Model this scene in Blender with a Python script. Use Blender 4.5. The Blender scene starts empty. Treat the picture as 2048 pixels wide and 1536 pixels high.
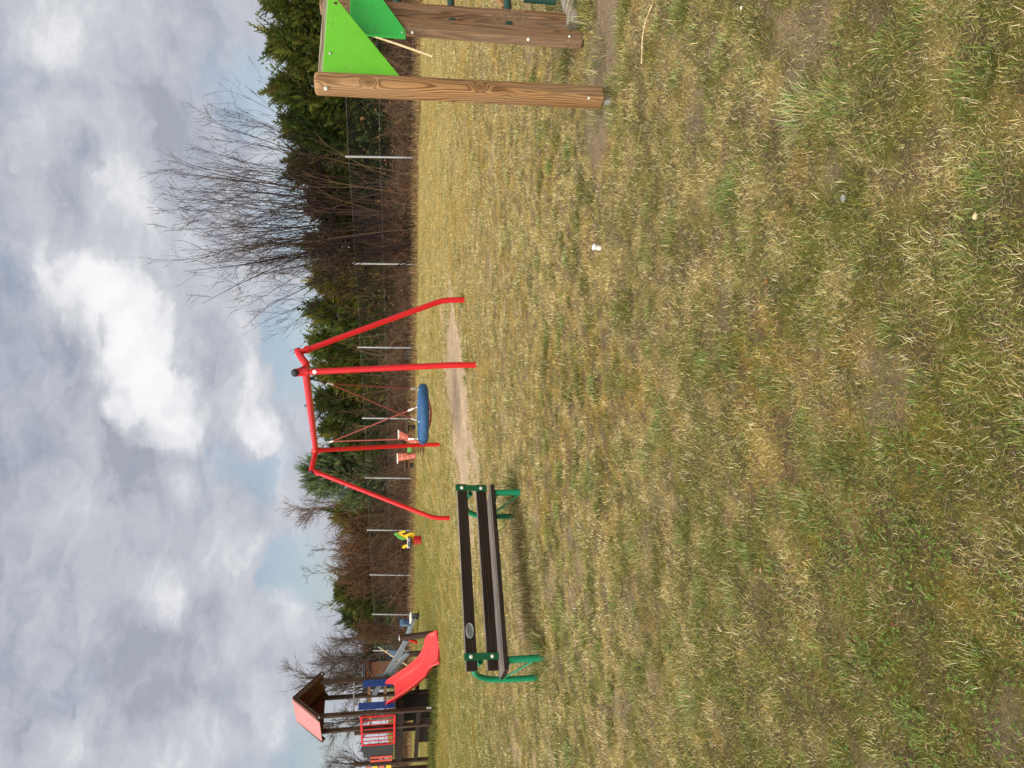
import bpy, bmesh, math, random
import numpy as np
from mathutils import Vector, Matrix
random.seed(7); rng = np.random.default_rng(11)
S = bpy.context.scene; COL = S.collection
R = math.radians
# ------------------------------------------------------------------ survey of the place
PITCH = R(9.3); CP, SP = math.cos(PITCH), math.sin(PITCH); FPX = 1539.; EYE = 1.6
GA, GB = .035, .028                                  # the lawn rises gently to the right and away

def soft(x, lim):                                    # linear, levelling off beyond lim
    x = np.asarray(x, float)
    return np.where(np.abs(x) < lim, x, np.sign(x) * (lim + 12 * np.tanh((np.abs(x) - lim) / 12)))
def gz(x, y): return GA * soft(x, 16) + GB * soft(y, 36)
def gzf(x, y): return float(gz(x, y))
def ray(ix, iy):
    u = 768 - iy; v = ix - 1024
    return Vector((u, FPX * CP - v * SP, -FPX * SP - v * CP))
def G(ix, iy):                                       # where a sight line meets the lawn
    d = ray(ix, iy); t = EYE / (GA * d.x + GB * d.y - d.z)
    return Vector((d.x * t, d.y * t, EYE + d.z * t))
def AT(ix, iy, Y):
    d = ray(ix, iy); t = Y / d.y
    return Vector((d.x * t, Y, EYE + d.z * t))
def PL(ix, iy, o, e):                                # sight line meets the upright plane through o along e
    d = ray(ix, iy); n = Vector((-e[1], e[0])); t = (n.x * o[0] + n.y * o[1]) / (n.x * d.x + n.y * d.y)
    return Vector((d.x * t, d.y * t, EYE + d.z * t))

# ------------------------------------------------------------------ materials
MATS = {}
def nt(name):
    m = bpy.data.materials.new(name); m.use_nodes = True; n = m.node_tree
    for x in list(n.nodes): n.nodes.remove(x)
    out = n.nodes.new('ShaderNodeOutputMaterial'); MATS[name] = m
    return m, n, out
def nd(n, t, **kw):
    x = n.nodes.new(t)
    for k, v in kw.items():
        if k in x.inputs.keys() if isinstance(k, str) else False: x.inputs[k].default_value = v
        else: setattr(x, k, v)
    return x
def lk(n, a, b): n.links.new(a, b)
def ramp(n, fac, stops):
    r = n.nodes.new('ShaderNodeValToRGB'); e = r.color_ramp.elements
    while len(e) < len(stops): e.new(.5)
    for i, (p, c) in enumerate(stops): e[i].position = p; e[i].color = (*c, 1)
    lk(n, fac, r.inputs['Fac']); return r.outputs['Color']
def math_(n, op, a, b=None, c=None):
    x = n.nodes.new('ShaderNodeMath'); x.operation = op
    for i, q in enumerate((a, b, c)):
        if q is None: continue
        if isinstance(q, (int, float)): x.inputs[i].default_value = q
        else: lk(n, q, x.inputs[i])
    return x.outputs[0]
def noise(n, vec, scale, detail=4, rough=.55, dist=0):
    x = n.nodes.new('ShaderNodeTexNoise'); x.inputs['Scale'].default_value = scale
    x.inputs['Detail'].default_value = detail; x.inputs['Roughness'].default_value = rough; x.inputs['Distortion'].default_value = dist
    if vec is not None: lk(n, vec, x.inputs['Vector'])
    return x
def mapping(n, vec, scale=(1, 1, 1), loc=(0, 0, 0)):
    x = n.nodes.new('ShaderNodeMapping'); x.inputs['Scale'].default_value = scale; x.inputs['Location'].default_value = loc
    lk(n, vec, x.inputs['Vector']); return x.outputs['Vector']
def mixc(n, fac, a, b, mode='MIX'):
    x = n.nodes.new('ShaderNodeMix'); x.data_type = 'RGBA'; x.blend_type = mode
    for i, q in ((0, fac), (6, a), (7, b)):
        if isinstance(q, (int, float)): x.inputs[i].default_value = q
        elif isinstance(q, tuple): x.inputs[i].default_value = (*q, 1)
        else: lk(n, q, x.inputs[i])
    return x.outputs[2]
def bump(n, h, strength, dist=.01):
    b = n.nodes.new('ShaderNodeBump'); b.inputs['Strength'].default_value = strength; b.inputs['Distance'].default_value = dist
    lk(n, h, b.inputs['Height']); return b.outputs['Normal']

def paint(name, col, rough=.4, metal=0., var=.12, dirt=None, scale=6, bmp=.05, spec=.5):
    m, n, out = nt(name); p = nd(n, 'ShaderNodeBsdfPrincipled'); tc = nd(n, 'ShaderNodeTexCoord')
    nz = noise(n, tc.outputs['Object'], scale, 6, .65); nf = noise(n, tc.outputs['Object'], scale * 14, 3, .6)
    a = tuple(c * (1 - var) for c in col); b = tuple(min(1, c * (1 + var)) for c in col)
    c = ramp(n, nz.outputs['Fac'], [(.3, a), (.7, b)])
    if dirt:
        k = math_(n, 'MULTIPLY', nz.outputs['Fac'], nf.outputs['Fac'])
        f = n.nodes.new('ShaderNodeMapRange'); f.inputs['From Min'].default_value = .30; f.inputs['From Max'].default_value = .42
        lk(n, k, f.inputs['Value']); c = mixc(n, f.outputs['Result'], c, dirt)
    lk(n, c, p.inputs['Base Color'])
    rr = n.nodes.new('ShaderNodeMapRange'); rr.inputs['To Min'].default_value = max(.05, rough - .12); rr.inputs['To Max'].default_value = min(1, rough + .15)
    lk(n, nf.outputs['Fac'], rr.inputs['Value']); lk(n, rr.outputs['Result'], p.inputs['Roughness'])
    p.inputs['Metallic'].default_value = metal; p.inputs['Specular IOR Level'].default_value = spec
    lk(n, bump(n, nf.outputs['Fac'], bmp, .004), p.inputs['Normal']); lk(n, p.outputs[0], out.inputs['Surface'])
    return m

def wood(name, light, dark, grey=None, freq=26, rings=True, knots=1.0, axis=2, rough=.75, contrast=(.25, .75), greyamt=.5, topwear=None):
    """grain of rings cut lengthwise, bent round knots, weathered grey in patches"""
    m, n, out = nt(name); p = nd(n, 'ShaderNodeBsdfPrincipled'); tc = nd(n, 'ShaderNodeTexCoord'); o = tc.outputs['Object']
    sc = [1., 1., 1.]; sc[axis] = .13
    v = mapping(n, o, tuple(sc), (.013, .06, .03))
    vk = [1., 1., 1.]; vk[axis] = .55
    vor = n.nodes.new('ShaderNodeTexVoronoi'); vor.inputs['Scale'].default_value = 7.5
    lk(n, mapping(n, o, tuple(vk), (.4, .2, .1)), vor.inputs['Vector'])
    kn = math_(n, 'POWER', 2.718, math_(n, 'MULTIPLY', math_(n, 'MULTIPLY', vor.outputs['Distance'], vor.outputs['Distance']), -30.))
    nz = noise(n, v, 7, 2, .5); nz2 = noise(n, v, 40, 4, .6)
    sep = n.nodes.new('ShaderNodeSeparateXYZ'); lk(n, v, sep.inputs[0])
    other = [i for i in range(3) if i != axis]
    rad = math_(n, 'SQRT', math_(n, 'ADD', math_(n, 'POWER', sep.outputs[other[0]], 2.), math_(n, 'POWER', math_(n, 'ADD', sep.outputs[other[1]], .05), 2.)))
    rad = math_(n, 'ADD', rad, math_(n, 'MULTIPLY', nz.outputs['Fac'], .16))
    rad = math_(n, 'ADD', rad, math_(n, 'MULTIPLY', kn, .075 * knots))
    w = math_(n, 'ADD', math_(n, 'MULTIPLY', math_(n, 'SINE', math_(n, 'MULTIPLY', rad, freq * 6.283)), .5), .5)
    w = math_(n, 'ADD', math_(n, 'MULTIPLY', w, .75), math_(n, 'MULTIPLY', nz2.outputs['Fac'], .3))
    c = ramp(n, w, [(contrast[0], light), (contrast[1], dark)])
    c = mixc(n, math_(n, 'MULTIPLY', kn, .55 * knots), c, tuple(x * .45 for x in dark))
    vc = [38., 38., 38.]; vc[axis] = 1.1                  # drying cracks
    ck = n.nodes.new('ShaderNodeTexVoronoi'); ck.feature = 'DISTANCE_TO_EDGE'; ck.inputs['Scale'].default_value = 1.; lk(n, mapping(n, o, tuple(vc)), ck.inputs['Vector'])
    cm = n.nodes.new('ShaderNodeMapRange'); cm.inputs['From Min'].default_value = .0; cm.inputs['From Max'].default_value = .05; cm.inputs['To Min'].default_value = .75; cm.inputs['To Max'].default_value = 0
    lk(n, ck.outputs['Distance'], cm.inputs['Value']); c = mixc(n, math_(n, 'MULTIPLY', cm.outputs['Result'], math_(n, 'GREATER_THAN', nz.outputs['Fac'], .5)), c, tuple(x * .3 for x in dark))
    if grey:
        big = noise(n, mapping(n, o, tuple(sc)), 9, 4, .6)
        g = n.nodes.new('ShaderNodeMapRange'); g.inputs['From Min'].default_value = .4; g.inputs['From Max'].default_value = .7; g.inputs['To Max'].default_value = greyamt
        lk(n, big.outputs['Fac'], g.inputs['Value']); c = mixc(n, g.outputs['Result'], c, grey)
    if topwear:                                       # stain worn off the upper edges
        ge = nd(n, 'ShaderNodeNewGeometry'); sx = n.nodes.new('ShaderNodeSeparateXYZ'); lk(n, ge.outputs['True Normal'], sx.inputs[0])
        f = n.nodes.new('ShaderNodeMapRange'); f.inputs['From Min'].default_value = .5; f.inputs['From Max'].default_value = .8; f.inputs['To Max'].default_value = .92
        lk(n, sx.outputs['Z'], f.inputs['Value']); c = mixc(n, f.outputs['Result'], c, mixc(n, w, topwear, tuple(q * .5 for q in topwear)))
    lk(n, c, p.inputs['Base Color']); p.inputs['Roughness'].default_value = rough; p.inputs['Specular IOR Level'].default_value = .25
    lk(n, bump(n, w, .35, .003), p.inputs['Normal']); lk(n, p.outputs[0], out.inputs['Surface'])
    return m

def attr_mat(name, rough=.8, trans=.3, var=.25, nscale=3.):
    """leaf and stem material: colour of each leaf comes from the mesh, light passes through a little"""
    m, n, out = nt(name)
    a = nd(n, 'ShaderNodeAttribute'); a.attribute_name = 'Col'
    p = nd(n, 'ShaderNodeBsdfPrincipled'); p.inputs['Roughness'].default_value = rough; p.inputs['Specular IOR Level'].default_value = .2
    tc = nd(n, 'ShaderNodeTexCoord'); nz = noise(n, tc.outputs['Object'], nscale, 4, .6)
    v = n.nodes.new('ShaderNodeMapRange'); v.inputs['To Min'].default_value = 1 - var; v.inputs['To Max'].default_value = 1 + var
    lk(n, nz.outputs['Fac'], v.inputs['Value'])
    h = n.nodes.new('ShaderNodeHueSaturation'); lk(n, a.outputs['Color'], h.inputs['Color']); lk(n, v.outputs['Result'], h.inputs['Value'])
    lk(n, h.outputs['Color'], p.inputs['Base Color'])
    if trans > 0:
        t = nd(n, 'ShaderNodeBsdfTranslucent'); lk(n, h.outputs['Color'], t.inputs['Color'])
        mx = nd(n, 'ShaderNodeMixShader'); mx.inputs[0].default_value = trans
        lk(n, p.outputs[0], mx.inputs[1]); lk(n, t.outputs[0], mx.inputs[2]); lk(n, mx.outputs[0], out.inputs['Surface'])
    else: lk(n, p.outputs[0], out.inputs['Surface'])
    return m

M_red = paint('red_powder_coat', (.58, .010, .014), .34, 0, .10, (.40, .014, .016), 4, .03)
M_green = paint('green_powder_coat', (.004, .215, .10), .34, 0, .08, None, 5, .03)
M_shadegreen = paint('shaded_green_plate', (.004, .105, .04), .45, 0, .15, None, 5, .03)  # tube green darkened: shade on the back plates is put into the colour
M_steel = paint('galvanised_steel', (.50, .52, .53), .45, .75, .15, None, 8, .06)
M_bolt = paint('bolt_cap_plastic', (.62, .63, .58), .35, 0, .1, None, 20, .02)
M_rust = paint('rusty_bolt', (.12, .055, .03), .7, .4, .3, None, 20, .1)
M_black = paint('black_rubber', (.014, .014, .015), .6, 0, .2, None, 10, .05)
M_lime = paint('lime_green_panel', (.155, .58, .03), .42, 0, .10, (.14, .44, .045), 5, .03)
M_leaf = paint('mid_green_panel', (.045, .56, .085), .42, 0, .10, (.05, .30, .06), 7, .02)
M_rung = paint('dark_green_rung', (.018, .065, .05), .5, 0, .25, None, 9, .05)
M_blue = paint('blue_panel', (.014, .055, .24), .42, 0, .12, None, 5, .02)
M_char = paint('charcoal_panel', (.022, .024, .028), .5, 0, .2, None, 5, .03)
M_orange = paint('orange_rail_paint', (.55, .14, .09), .5, 0, .2, None, 6, .04)
M_salmon = paint('red_board_paint', (.50, .07, .045), .5, 0, .15, None, 6, .04)
M_yellow = paint('yellow_plastic', (.78, .50, .02), .4, 0, .08, None, 6, .02)
M_mane = paint('green_plastic', (.10, .38, .06), .4, 0, .12, None, 6, .02)
M_white = paint('white_plastic', (.72, .71, .68), .45, 0, .08, None, 8, .03)
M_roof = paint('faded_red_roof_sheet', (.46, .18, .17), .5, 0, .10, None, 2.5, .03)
M_roofin = paint('shaded_red_sheet', (.085, .010, .009), .5, 0, .15, None, 3, .03)  # roof red darkened: shade inside the roof is put into the colour
M_slide = paint('red_slide_plastic', (.66, .035, .033), .38, 0, .10, None, 3, .02)
M_greypl = paint('grey_painted_plank', (.16, .19, .21), .6, 0, .18, None, 8, .06)
M_bluegrey = paint('pale_blue_panel', (.16, .27, .40), .5, 0, .15, None, 8, .05)
M_navy = paint('navy_plastic', (.02, .045, .11), .45, 0, .2, None, 8, .05)
M_oval = paint('cast_alloy_badge', (.42, .44, .43), .5, .6, .2, None, 30, .2)
M_ovald = paint('badge_recess', (.16, .17, .17), .6, .5, .25, None, 60, .3)
M_concrete = paint('concrete_foot', (.36, .36, .35), .85, 0, .2, None, 14, .3)
M_stone = paint('grey_stone', (.30, .29, .29), .9, 0, .2, None, 40, .5)
M_redrope = paint('red_rope', (.26, .055, .04), .85, 0, .2, None, 50, .4)
M_slate = paint('slate_roof', (.07, .075, .09), .7, 0, .3, None, 4, .3)
M_wood = wood('brown_pine_post', (.39, .215, .088), (.15, .068, .024), (.33, .24, .15), 62, True, 1.0, 2, .85, (.3, .92), .5)
M_wood2 = wood('weathered_pine_post', (.30, .17, .085), (.125, .062, .03), (.27, .20, .14), 70, True, .8, 2, .85, (.3, .95), .7)
M_rail = wood('silvery_rail_board', (.40, .34, .27), (.22, .17, .12), (.42, .39, .34), 30, True, .4, 0, .85, (.3, .8), .8)
M_log = wood('grey_log', (.30, .25, .18), (.15, .12, .085), (.34, .32, .28), 30, True, .5, 0, .9, (.3, .8), .8)
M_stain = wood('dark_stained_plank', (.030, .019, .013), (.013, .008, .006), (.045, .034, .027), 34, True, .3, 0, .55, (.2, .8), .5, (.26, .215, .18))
M_edge = wood('worn_grey_plank_edge', (.20, .165, .135), (.085, .065, .05), (.23, .20, .17), 44, True, .3, 0, .85, (.2, .7), .6)
M_tower = wood('dark_brown_tower_post', (.07, .040, .027), (.028, .015, .010), (.15, .11, .08), 30, True, .4, 2, .6, (.3, .8), .35)
M_towerb = wood('dark_brown_tower_board', (.030, .018, .013), (.012, .007, .005), None, 30, True, .3, 0, .65, (.3, .8))
M_seatw = wood('light_brown_board', (.30, .16, .08), (.14, .075, .04), None, 30, True, .3, 0, .7, (.3, .8))
M_pale = wood('pale_stripped_stick', (.62, .50, .30), (.40, .29, .14), None, 40, True, .3, 2, .7, (.3, .8))
M_bark = attr_mat('bark_and_twigs', .9, 0, .3, 5.)
M_needle = attr_mat('conifer_sprays', .7, .18, .35, 1.6)
M_grass = attr_mat('grass_blades', .75, .35, .18, 2.2)

def brick_mat():
    m, n, out = nt('red_brick_wall'); p = nd(n, 'ShaderNodeBsdfPrincipled'); tc = nd(n, 'ShaderNodeTexCoord')
    b = n.nodes.new('ShaderNodeTexBrick'); b.inputs['Scale'].default_value = 4.5
    b.inputs['Color1'].default_value = (.30, .095, .05, 1); b.inputs['Color2'].default_value = (.21, .062, .035, 1); b.inputs['Mortar'].default_value = (.26, .2, .16, 1)
    mp = n.nodes.new('ShaderNodeMapping'); mp.inputs['Rotation'].default_value = (R(90), 0, 0); lk(n, tc.outputs['Object'], mp.inputs[0]); lk(n, mp.outputs[0], b.inputs['Vector'])
    nz = noise(n, tc.outputs['Object'], 3, 5); c = mixc(n, .35, b.outputs['Color'], nz.outputs['Color'], 'SOFT_LIGHT')
    lk(n, c, p.inputs['Base Color']); p.inputs['Roughness'].default_value = .9; lk(n, bump(n, b.outputs['Fac'], -.4, .01), p.inputs['Normal']); lk(n, p.outputs[0], out.inputs[0]); return m
M_brick = brick_mat()

def weave_mat():
    m, n, out = nt('blue_rope_weave'); p = nd(n, 'ShaderNodeBsdfPrincipled'); tc = nd(n, 'ShaderNodeTexCoord')
    v = n.nodes.new('ShaderNodeTexVoronoi'); v.inputs['Scale'].default_value = 55; lk(n, tc.outputs['Object'], v.inputs['Vector'])
    nz = noise(n, tc.outputs['Object'], 6, 4)
    c = ramp(n, v.outputs['Distance'], [(.1, (.035, .16, .36)), (.75, (.008, .04, .12))]); c = mixc(n, .3, c, nz.outputs['Color'], 'OVERLAY')
    lk(n, c, p.inputs['Base Color']); p.inputs['Roughness'].default_value = .7; lk(n, bump(n, v.outputs['Distance'], -.6, .01), p.inputs['Normal']); lk(n, p.outputs[0], out.inputs[0]); return m
M_weave = weave_mat()

# ------------------------------------------------------------------ mesh builder
ORG = {}
class MB:
    def __init__(s): s.v = []; s.f = []; s.sm = []
    def add(s, vs, fs, smooth=False):
        o = len(s.v); s.v += [Vector(q) for q in vs]; s.f += [tuple(i + o for i in q) for q in fs]; s.sm += [smooth] * len(fs); return s
    def box(s, c, size, ax=None, bev=0.):
        bm = bmesh.new(); bmesh.ops.create_cube(bm, size=1)
        for v in bm.verts: v.co = Vector((v.co.x * size[0], v.co.y * size[1], v.co.z * size[2]))
        if bev > 0: bmesh.ops.bevel(bm, geom=list(bm.edges), offset=bev, segments=3 if bev > .012 else 2, profile=.5, affect='EDGES', clamp_overlap=True)
        X, Y, Z = ax or (Vector((1, 0, 0)), Vector((0, 1, 0)), Vector((0, 0, 1))); c = Vector(c)
        bm.verts.index_update()
        s.add([c + X * v.co.x + Y * v.co.y + Z * v.co.z for v in bm.verts], [[v.index for v in f.verts] for f in bm.faces], bev > .012); bm.free(); return s
    def beam(s, p0, p1, w, h, up=(0, 0, 1), bev=0., roll=0.):      # w across, h along 'up'
        p0, p1 = Vector(p0), Vector(p1); Z = (p1 - p0).normalized(); up = Vector(up)
        X = up.cross(Z) if abs(up.dot(Z)) < .999 else Vector((1, 0, 0)); X.normalize(); Y = Z.cross(X)
        return s.box((p0 + p1) / 2, (w, h, (p1 - p0).length), (X, Y, Z), bev)
    def tube(s, pts, r, n=10, caps=True):
        pts = [Vector(q) for q in pts]; rs = r if isinstance(r, (list, tuple)) else [r] * len(pts)
        T = [(pts[min(i + 1, len(pts) - 1)] - pts[max(i - 1, 0)]).normalized() for i in range(len(pts))]
        ref = Vector((0, 0, 1)) if abs(T[0].z) < .9 else Vector((1, 0, 0)); X = ref.cross(T[0]).normalized()
        vs = []; fs = []
        for i, q in enumerate(pts):
            X = (X - T[i] * X.dot(T[i])).normalized(); Y = T[i].cross(X)
            for k in range(n):
                a = 2 * math.pi * k / n; vs.append(q + (X * math.cos(a) + Y * math.sin(a)) * rs[i])
        for i in range(len(pts) - 1):
            for k in range(n): fs.append((i * n + k, i * n + (k + 1) % n, (i + 1) * n + (k + 1) % n, (i + 1) * n + k))
        s.add(vs, fs, True)
        if caps:
            s.add(vs[:n][::-1], [tuple(range(n))]); s.add(vs[-n:], [tuple(range(n))])
        return s
    def loop(s, pts, r, n=8):                         # closed tube
        pts = [Vector(q) for q in pts]; N = len(pts); vs = []; fs = []
        c = sum(pts, Vector()) / N; nrm = Vector()
        for i in range(N): nrm += (pts[i] - c).cross(pts[(i + 1) % N] - c)
        nrm.normalize()
        for i, q in enumerate(pts):
            T = (pts[(i + 1) % N] - pts[i - 1]).normalized(); X = T.cross(nrm).normalized(); Y = T.cross(X)
            for k in range(n):
                a = 2 * math.pi * k / n; vs.append(q + (X * math.cos(a) + Y * math.sin(a)) * r)
        for i in range(N):
            j = (i + 1) % N
            for k in range(n): fs.append((i * n + k, i * n + (k + 1) % n, j * n + (k + 1) % n, j * n + k))
        return s.add(vs, fs, True)
    def dome(s, c, nrm, r, flat=.6, n=12, rings=5):
        c = Vector(c); Z = Vector(nrm).normalized(); X = Z.orthogonal().normalized(); Y = Z.cross(X); vs = []; fs = []
        for i in range(rings):
            t = i / rings * math.pi / 2
            for k in range(n):
                a = 2 * math.pi * k / n; vs.append(c + (X * math.cos(a) + Y * math.sin(a)) * r * math.cos(t) + Z * r * flat * math.sin(t))
        vs.append(c + Z * r * flat)
        for i in range(rings - 1):
            for k in range(n): fs.append((i * n + k, i * n + (k + 1) % n, (i + 1) * n + (k + 1) % n, (i + 1) * n + k))
        for k in range(n): fs.append(((rings - 1) * n + k, (rings - 1) * n + (k + 1) % n, rings * n))
        return s.add(vs, fs, True)
    def prism(s, poly, nrm, th, bev=0.):              # planar polygon given in space, thickened along nrm (centred)
        poly = [Vector(q) for q in poly]; nrm = Vector(nrm).normalized(); bm = bmesh.new()
        a = [bm.verts.new(q - nrm * th / 2) for q in poly]; f = bm.faces.new(a)
        r = bmesh.ops.extrude_face_region(bm, geom=[f])
        for g in r['geom']:
            if isinstance(g, bmesh.types.BMVert): g.co += nrm * th
        bmesh.ops.recalc_face_normals(bm, faces=bm.faces)
        if bev > 0: bmesh.ops.bevel(bm, geom=list(bm.edges), offset=bev, segments=2, profile=.5, affect='EDGES', clamp_overlap=True)
        bm.verts.index_update()
        s.add([v.co.copy() for v in bm.verts], [[v.index for v in f.verts] for f in bm.faces]); bm.free(); return s
    def build(s, name, mat, parent=None, base=None):
        o = ORG[parent.name] if parent else Matrix.Translation(Vector(base or (0, 0, 0)))
        inv = o.inverted(); me = bpy.data.meshes.new(name); me.from_pydata([tuple(inv @ q) for q in s.v], [], s.f); me.materials.append(mat)
        me.polygons.foreach_set('use_smooth', s.sm); me.update()
        ob = bpy.data.objects.new(name, me); COL.objects.link(ob)
        if parent: ob.parent = parent
        else: ob.location = o.to_translation()
        ORG[ob.name] = o; return ob

def tag(o, label=None, cat=None, group=None, kind=None):
    if label: o['label'] = label
    if cat: o['category'] = cat
    if group: o['group'] = group
    if kind: o['kind'] = kind
    return o
def thing(name, label, cat, loc, group=None, rz=0.):
    o = bpy.data.objects.new(name, None); COL.objects.link(o); o.location = loc; o.rotation_euler = (0, 0, rz); o.empty_display_size = .2
    ORG[o.name] = Matrix.Translation(Vector(loc)) @ Matrix.Rotation(rz, 4, 'Z'); return tag(o, label, cat, group)

def npmesh(name, V, F, C, mat, parent=None, base=None, smooth=False):
    V = np.asarray(V, np.float32); F = np.asarray(F, np.int32)
    o = ORG[parent.name] if parent else Matrix.Translation(Vector(base or (0, 0, 0)))
    iv = np.array(o.inverted(), np.float32); V = V @ iv[:3, :3].T + iv[:3, 3]
    me = bpy.data.meshes.new(name); me.vertices.add(len(V)); me.vertices.foreach_set('co', V.ravel())
    k = F.shape[1]; me.loops.add(F.size); me.loops.foreach_set('vertex_index', F.ravel())
    me.polygons.add(len(F)); me.polygons.foreach_set('loop_start', np.arange(len(F), dtype=np.int32) * k)
    if smooth: me.polygons.foreach_set('use_smooth', np.ones(len(F), bool))
    me.update(calc_edges=True)
    if C is not None:
        a = me.attributes.new('Col', 'FLOAT_COLOR', 'POINT'); c4 = np.ones((len(V), 4), np.float32); c4[:, :3] = C; a.data.foreach_set('color', c4.ravel())
    me.materials.append(mat); ob = bpy.data.objects.new(name, me); COL.objects.link(ob)
    if parent: ob.parent = parent
    else: ob.location = o.to_translation()
    ORG[ob.name] = o; return ob

def srgb(r, g, b):
    f = lambda c: (c / 255 / 12.92) if c / 255 <= .04045 else ((c / 255 + .055) / 1.055) ** 2.4
    return np.array([f(r), f(g), f(b)])

# value noise
def vnoise(x, y, seed=0):
    x = np.asarray(x, float); y = np.asarray(y, float); xi = np.floor(x).astype(np.int64); yi = np.floor(y).astype(np.int64); fx = x - xi; fy = y - yi
    fx = fx * fx * (3 - 2 * fx); fy = fy * fy * (3 - 2 * fy)
    def h(a, b):
        n = (a * 374761393 + b * 668265263 + seed * 974634777) & 0x7fffffff
        n = ((n ^ (n >> 13)) * 1274126177) & 0x7fffffff
        return ((n ^ (n >> 16)) & 0xffff) / 65535.
    return (h(xi, yi) * (1 - fx) + h(xi + 1, yi) * fx) * (1 - fy) + (h(xi, yi + 1) * (1 - fx) + h(xi + 1, yi + 1) * fx) * fy
def fbm(x, y, seed=0, oct=4):
    t = 0; a = .5; s = 0
    for i in range(oct): t = t + a * vnoise(x * 2 ** i, y * 2 ** i, seed + i * 17); s += a; a *= .5
    return t / s
def sstep(a, b, x): t = np.clip((x - a) / (b - a), 0, 1); return t * t * (3 - 2 * t)

# ------------------------------------------------------------------ camera, sun, sky
cam = bpy.data.cameras.new('camera'); co = bpy.data.objects.new('camera', cam); COL.objects.link(co); S.camera = co
cam.sensor_fit = 'HORIZONTAL'; cam.sensor_width = 36; cam.lens = 36 * FPX / 2048; cam.clip_start = .05; cam.clip_end = 3000
Fw = Vector((0, CP, -SP)); Up = Vector((0, SP, CP)); Rt = Vector((1, 0, 0))        # the phone was held on its side
mw = Matrix((( -Up.x, Rt.x, -Fw.x, 0), (-Up.y, Rt.y, -Fw.y, 0), (-Up.z, Rt.z, -Fw.z, EYE), (0, 0, 0, 1))); co.matrix_world = mw
EL = R(50); sh = Vector((-.54, -.84)).normalized(); SUN = Vector((sh.x * math.cos(EL), sh.y * math.cos(EL), math.sin(EL)))
ld = bpy.data.lights.new('sun', 'SUN'); ld.energy = 4.3; ld.angle = R(75); ld.color = (1, .93, .82)
lo = bpy.data.objects.new('sun', ld); COL.objects.link(lo); lo.rotation_euler = (-SUN).to_track_quat('-Z', 'Y').to_euler(); lo.location = (0, 0, 30)

W = bpy.data.worlds.new('World'); S.world = W; W.use_nodes = True; n = W.node_tree
for x in list(n.nodes): n.nodes.remove(x)
wo = n.nodes.new('ShaderNodeOutputWorld'); bg = n.nodes.new('ShaderNodeBackground'); STR = .1; bg.inputs['Strength'].default_value = STR; lk(n, bg.outputs[0], wo.inputs[0])
sky = n.nodes.new('ShaderNodeTexSky'); sky.sky_type = 'NISHITA'; sky.sun_disc = False; sky.sun_elevation = EL; sky.sun_rotation = math.atan2(SUN.x, SUN.y); sky.air_density = 1.; sky.dust_density = 1.5
tc = n.nodes.new('ShaderNodeTexCoord'); D0 = tc.outputs['Generated']
warp = noise(n, mapping(n, D0, (1, 1, 1.6)), 7, 9, .62)
wv = n.nodes.new('ShaderNodeVectorMath'); wv.operation = 'MULTIPLY_ADD'; lk(n, warp.outputs['Color'], wv.inputs[0]); wv.inputs[1].default_value = (.11, .11, .11)
lk(n, D0, wv.inputs[2]); ws = n.nodes.new('ShaderNodeVectorMath'); ws.operation = 'SUBTRACT'; lk(n, wv.outputs[0], ws.inputs[0]); ws.inputs[1].default_value = (.055, .055, .055); DW = ws.outputs[0]
def blob(ix, iy, rad, amp, inner=.25, asp=1.0):
    c = ray(ix, iy).normalized(); a = n.nodes.new('ShaderNodeVectorMath'); a.operation = 'SUBTRACT'; lk(n, DW, a.inputs[0]); a.inputs[1].default_value = c
    b = n.nodes.new('ShaderNodeVectorMath'); b.operation = 'MULTIPLY'; lk(n, a.outputs[0], b.inputs[0]); b.inputs[1].default_value = (1, 1, asp)
    l = n.nodes.new('ShaderNodeVectorMath'); l.operation = 'LENGTH'; lk(n, b.outputs[0], l.inputs[0])
    m = n.nodes.new('ShaderNodeMapRange'); m.interpolation_type = 'SMOOTHSTEP'; r = rad / FPX
    m.inputs['From Min'].default_value = r * inner; m.inputs['From Max'].default_value = r; m.inputs['To Min'].default_value = amp; m.inputs['To Max'].default_value = 0
    lk(n, l.outputs['Value'], m.inputs['Value']); return m.outputs['Result']
def total(vals):
    t = vals[0]
    for q in vals[1:]: t = math_(n, 'ADD', t, q)
    return t
dm = mapping(n, DW, (1, 1, 2.0)); n1 = noise(n, dm, 4.2, 10, .62)
dm2 = mapping(n, DW, (1, 1, 2.0), (-.022, 0, .055)); n2 = noise(n, dm2, 4.2, 10, .62)
relief = math_(n, 'MULTIPLY', math_(n, 'SUBTRACT', n1.outputs['Fac'], n2.outputs['Fac']), 1.05)
n3 = noise(n, mapping(n, DW, (1, 1, 1.7), (.3, 0, .2)), 13, 8, .6); n4 = noise(n, mapping(n, DW, (1, 1, 1.7), (.3 - .007, 0, .2 + .018)), 13, 8, .6)
relief = math_(n, 'ADD', relief, math_(n, 'MULTIPLY', math_(n, 'SUBTRACT', n3.outputs['Fac'], n4.outputs['Fac']), .5))
nb = noise(n, mapping(n, D0, (1, 1, 1.7), (3.1, 1.7, .4)), 2.6, 5, .55)
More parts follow.
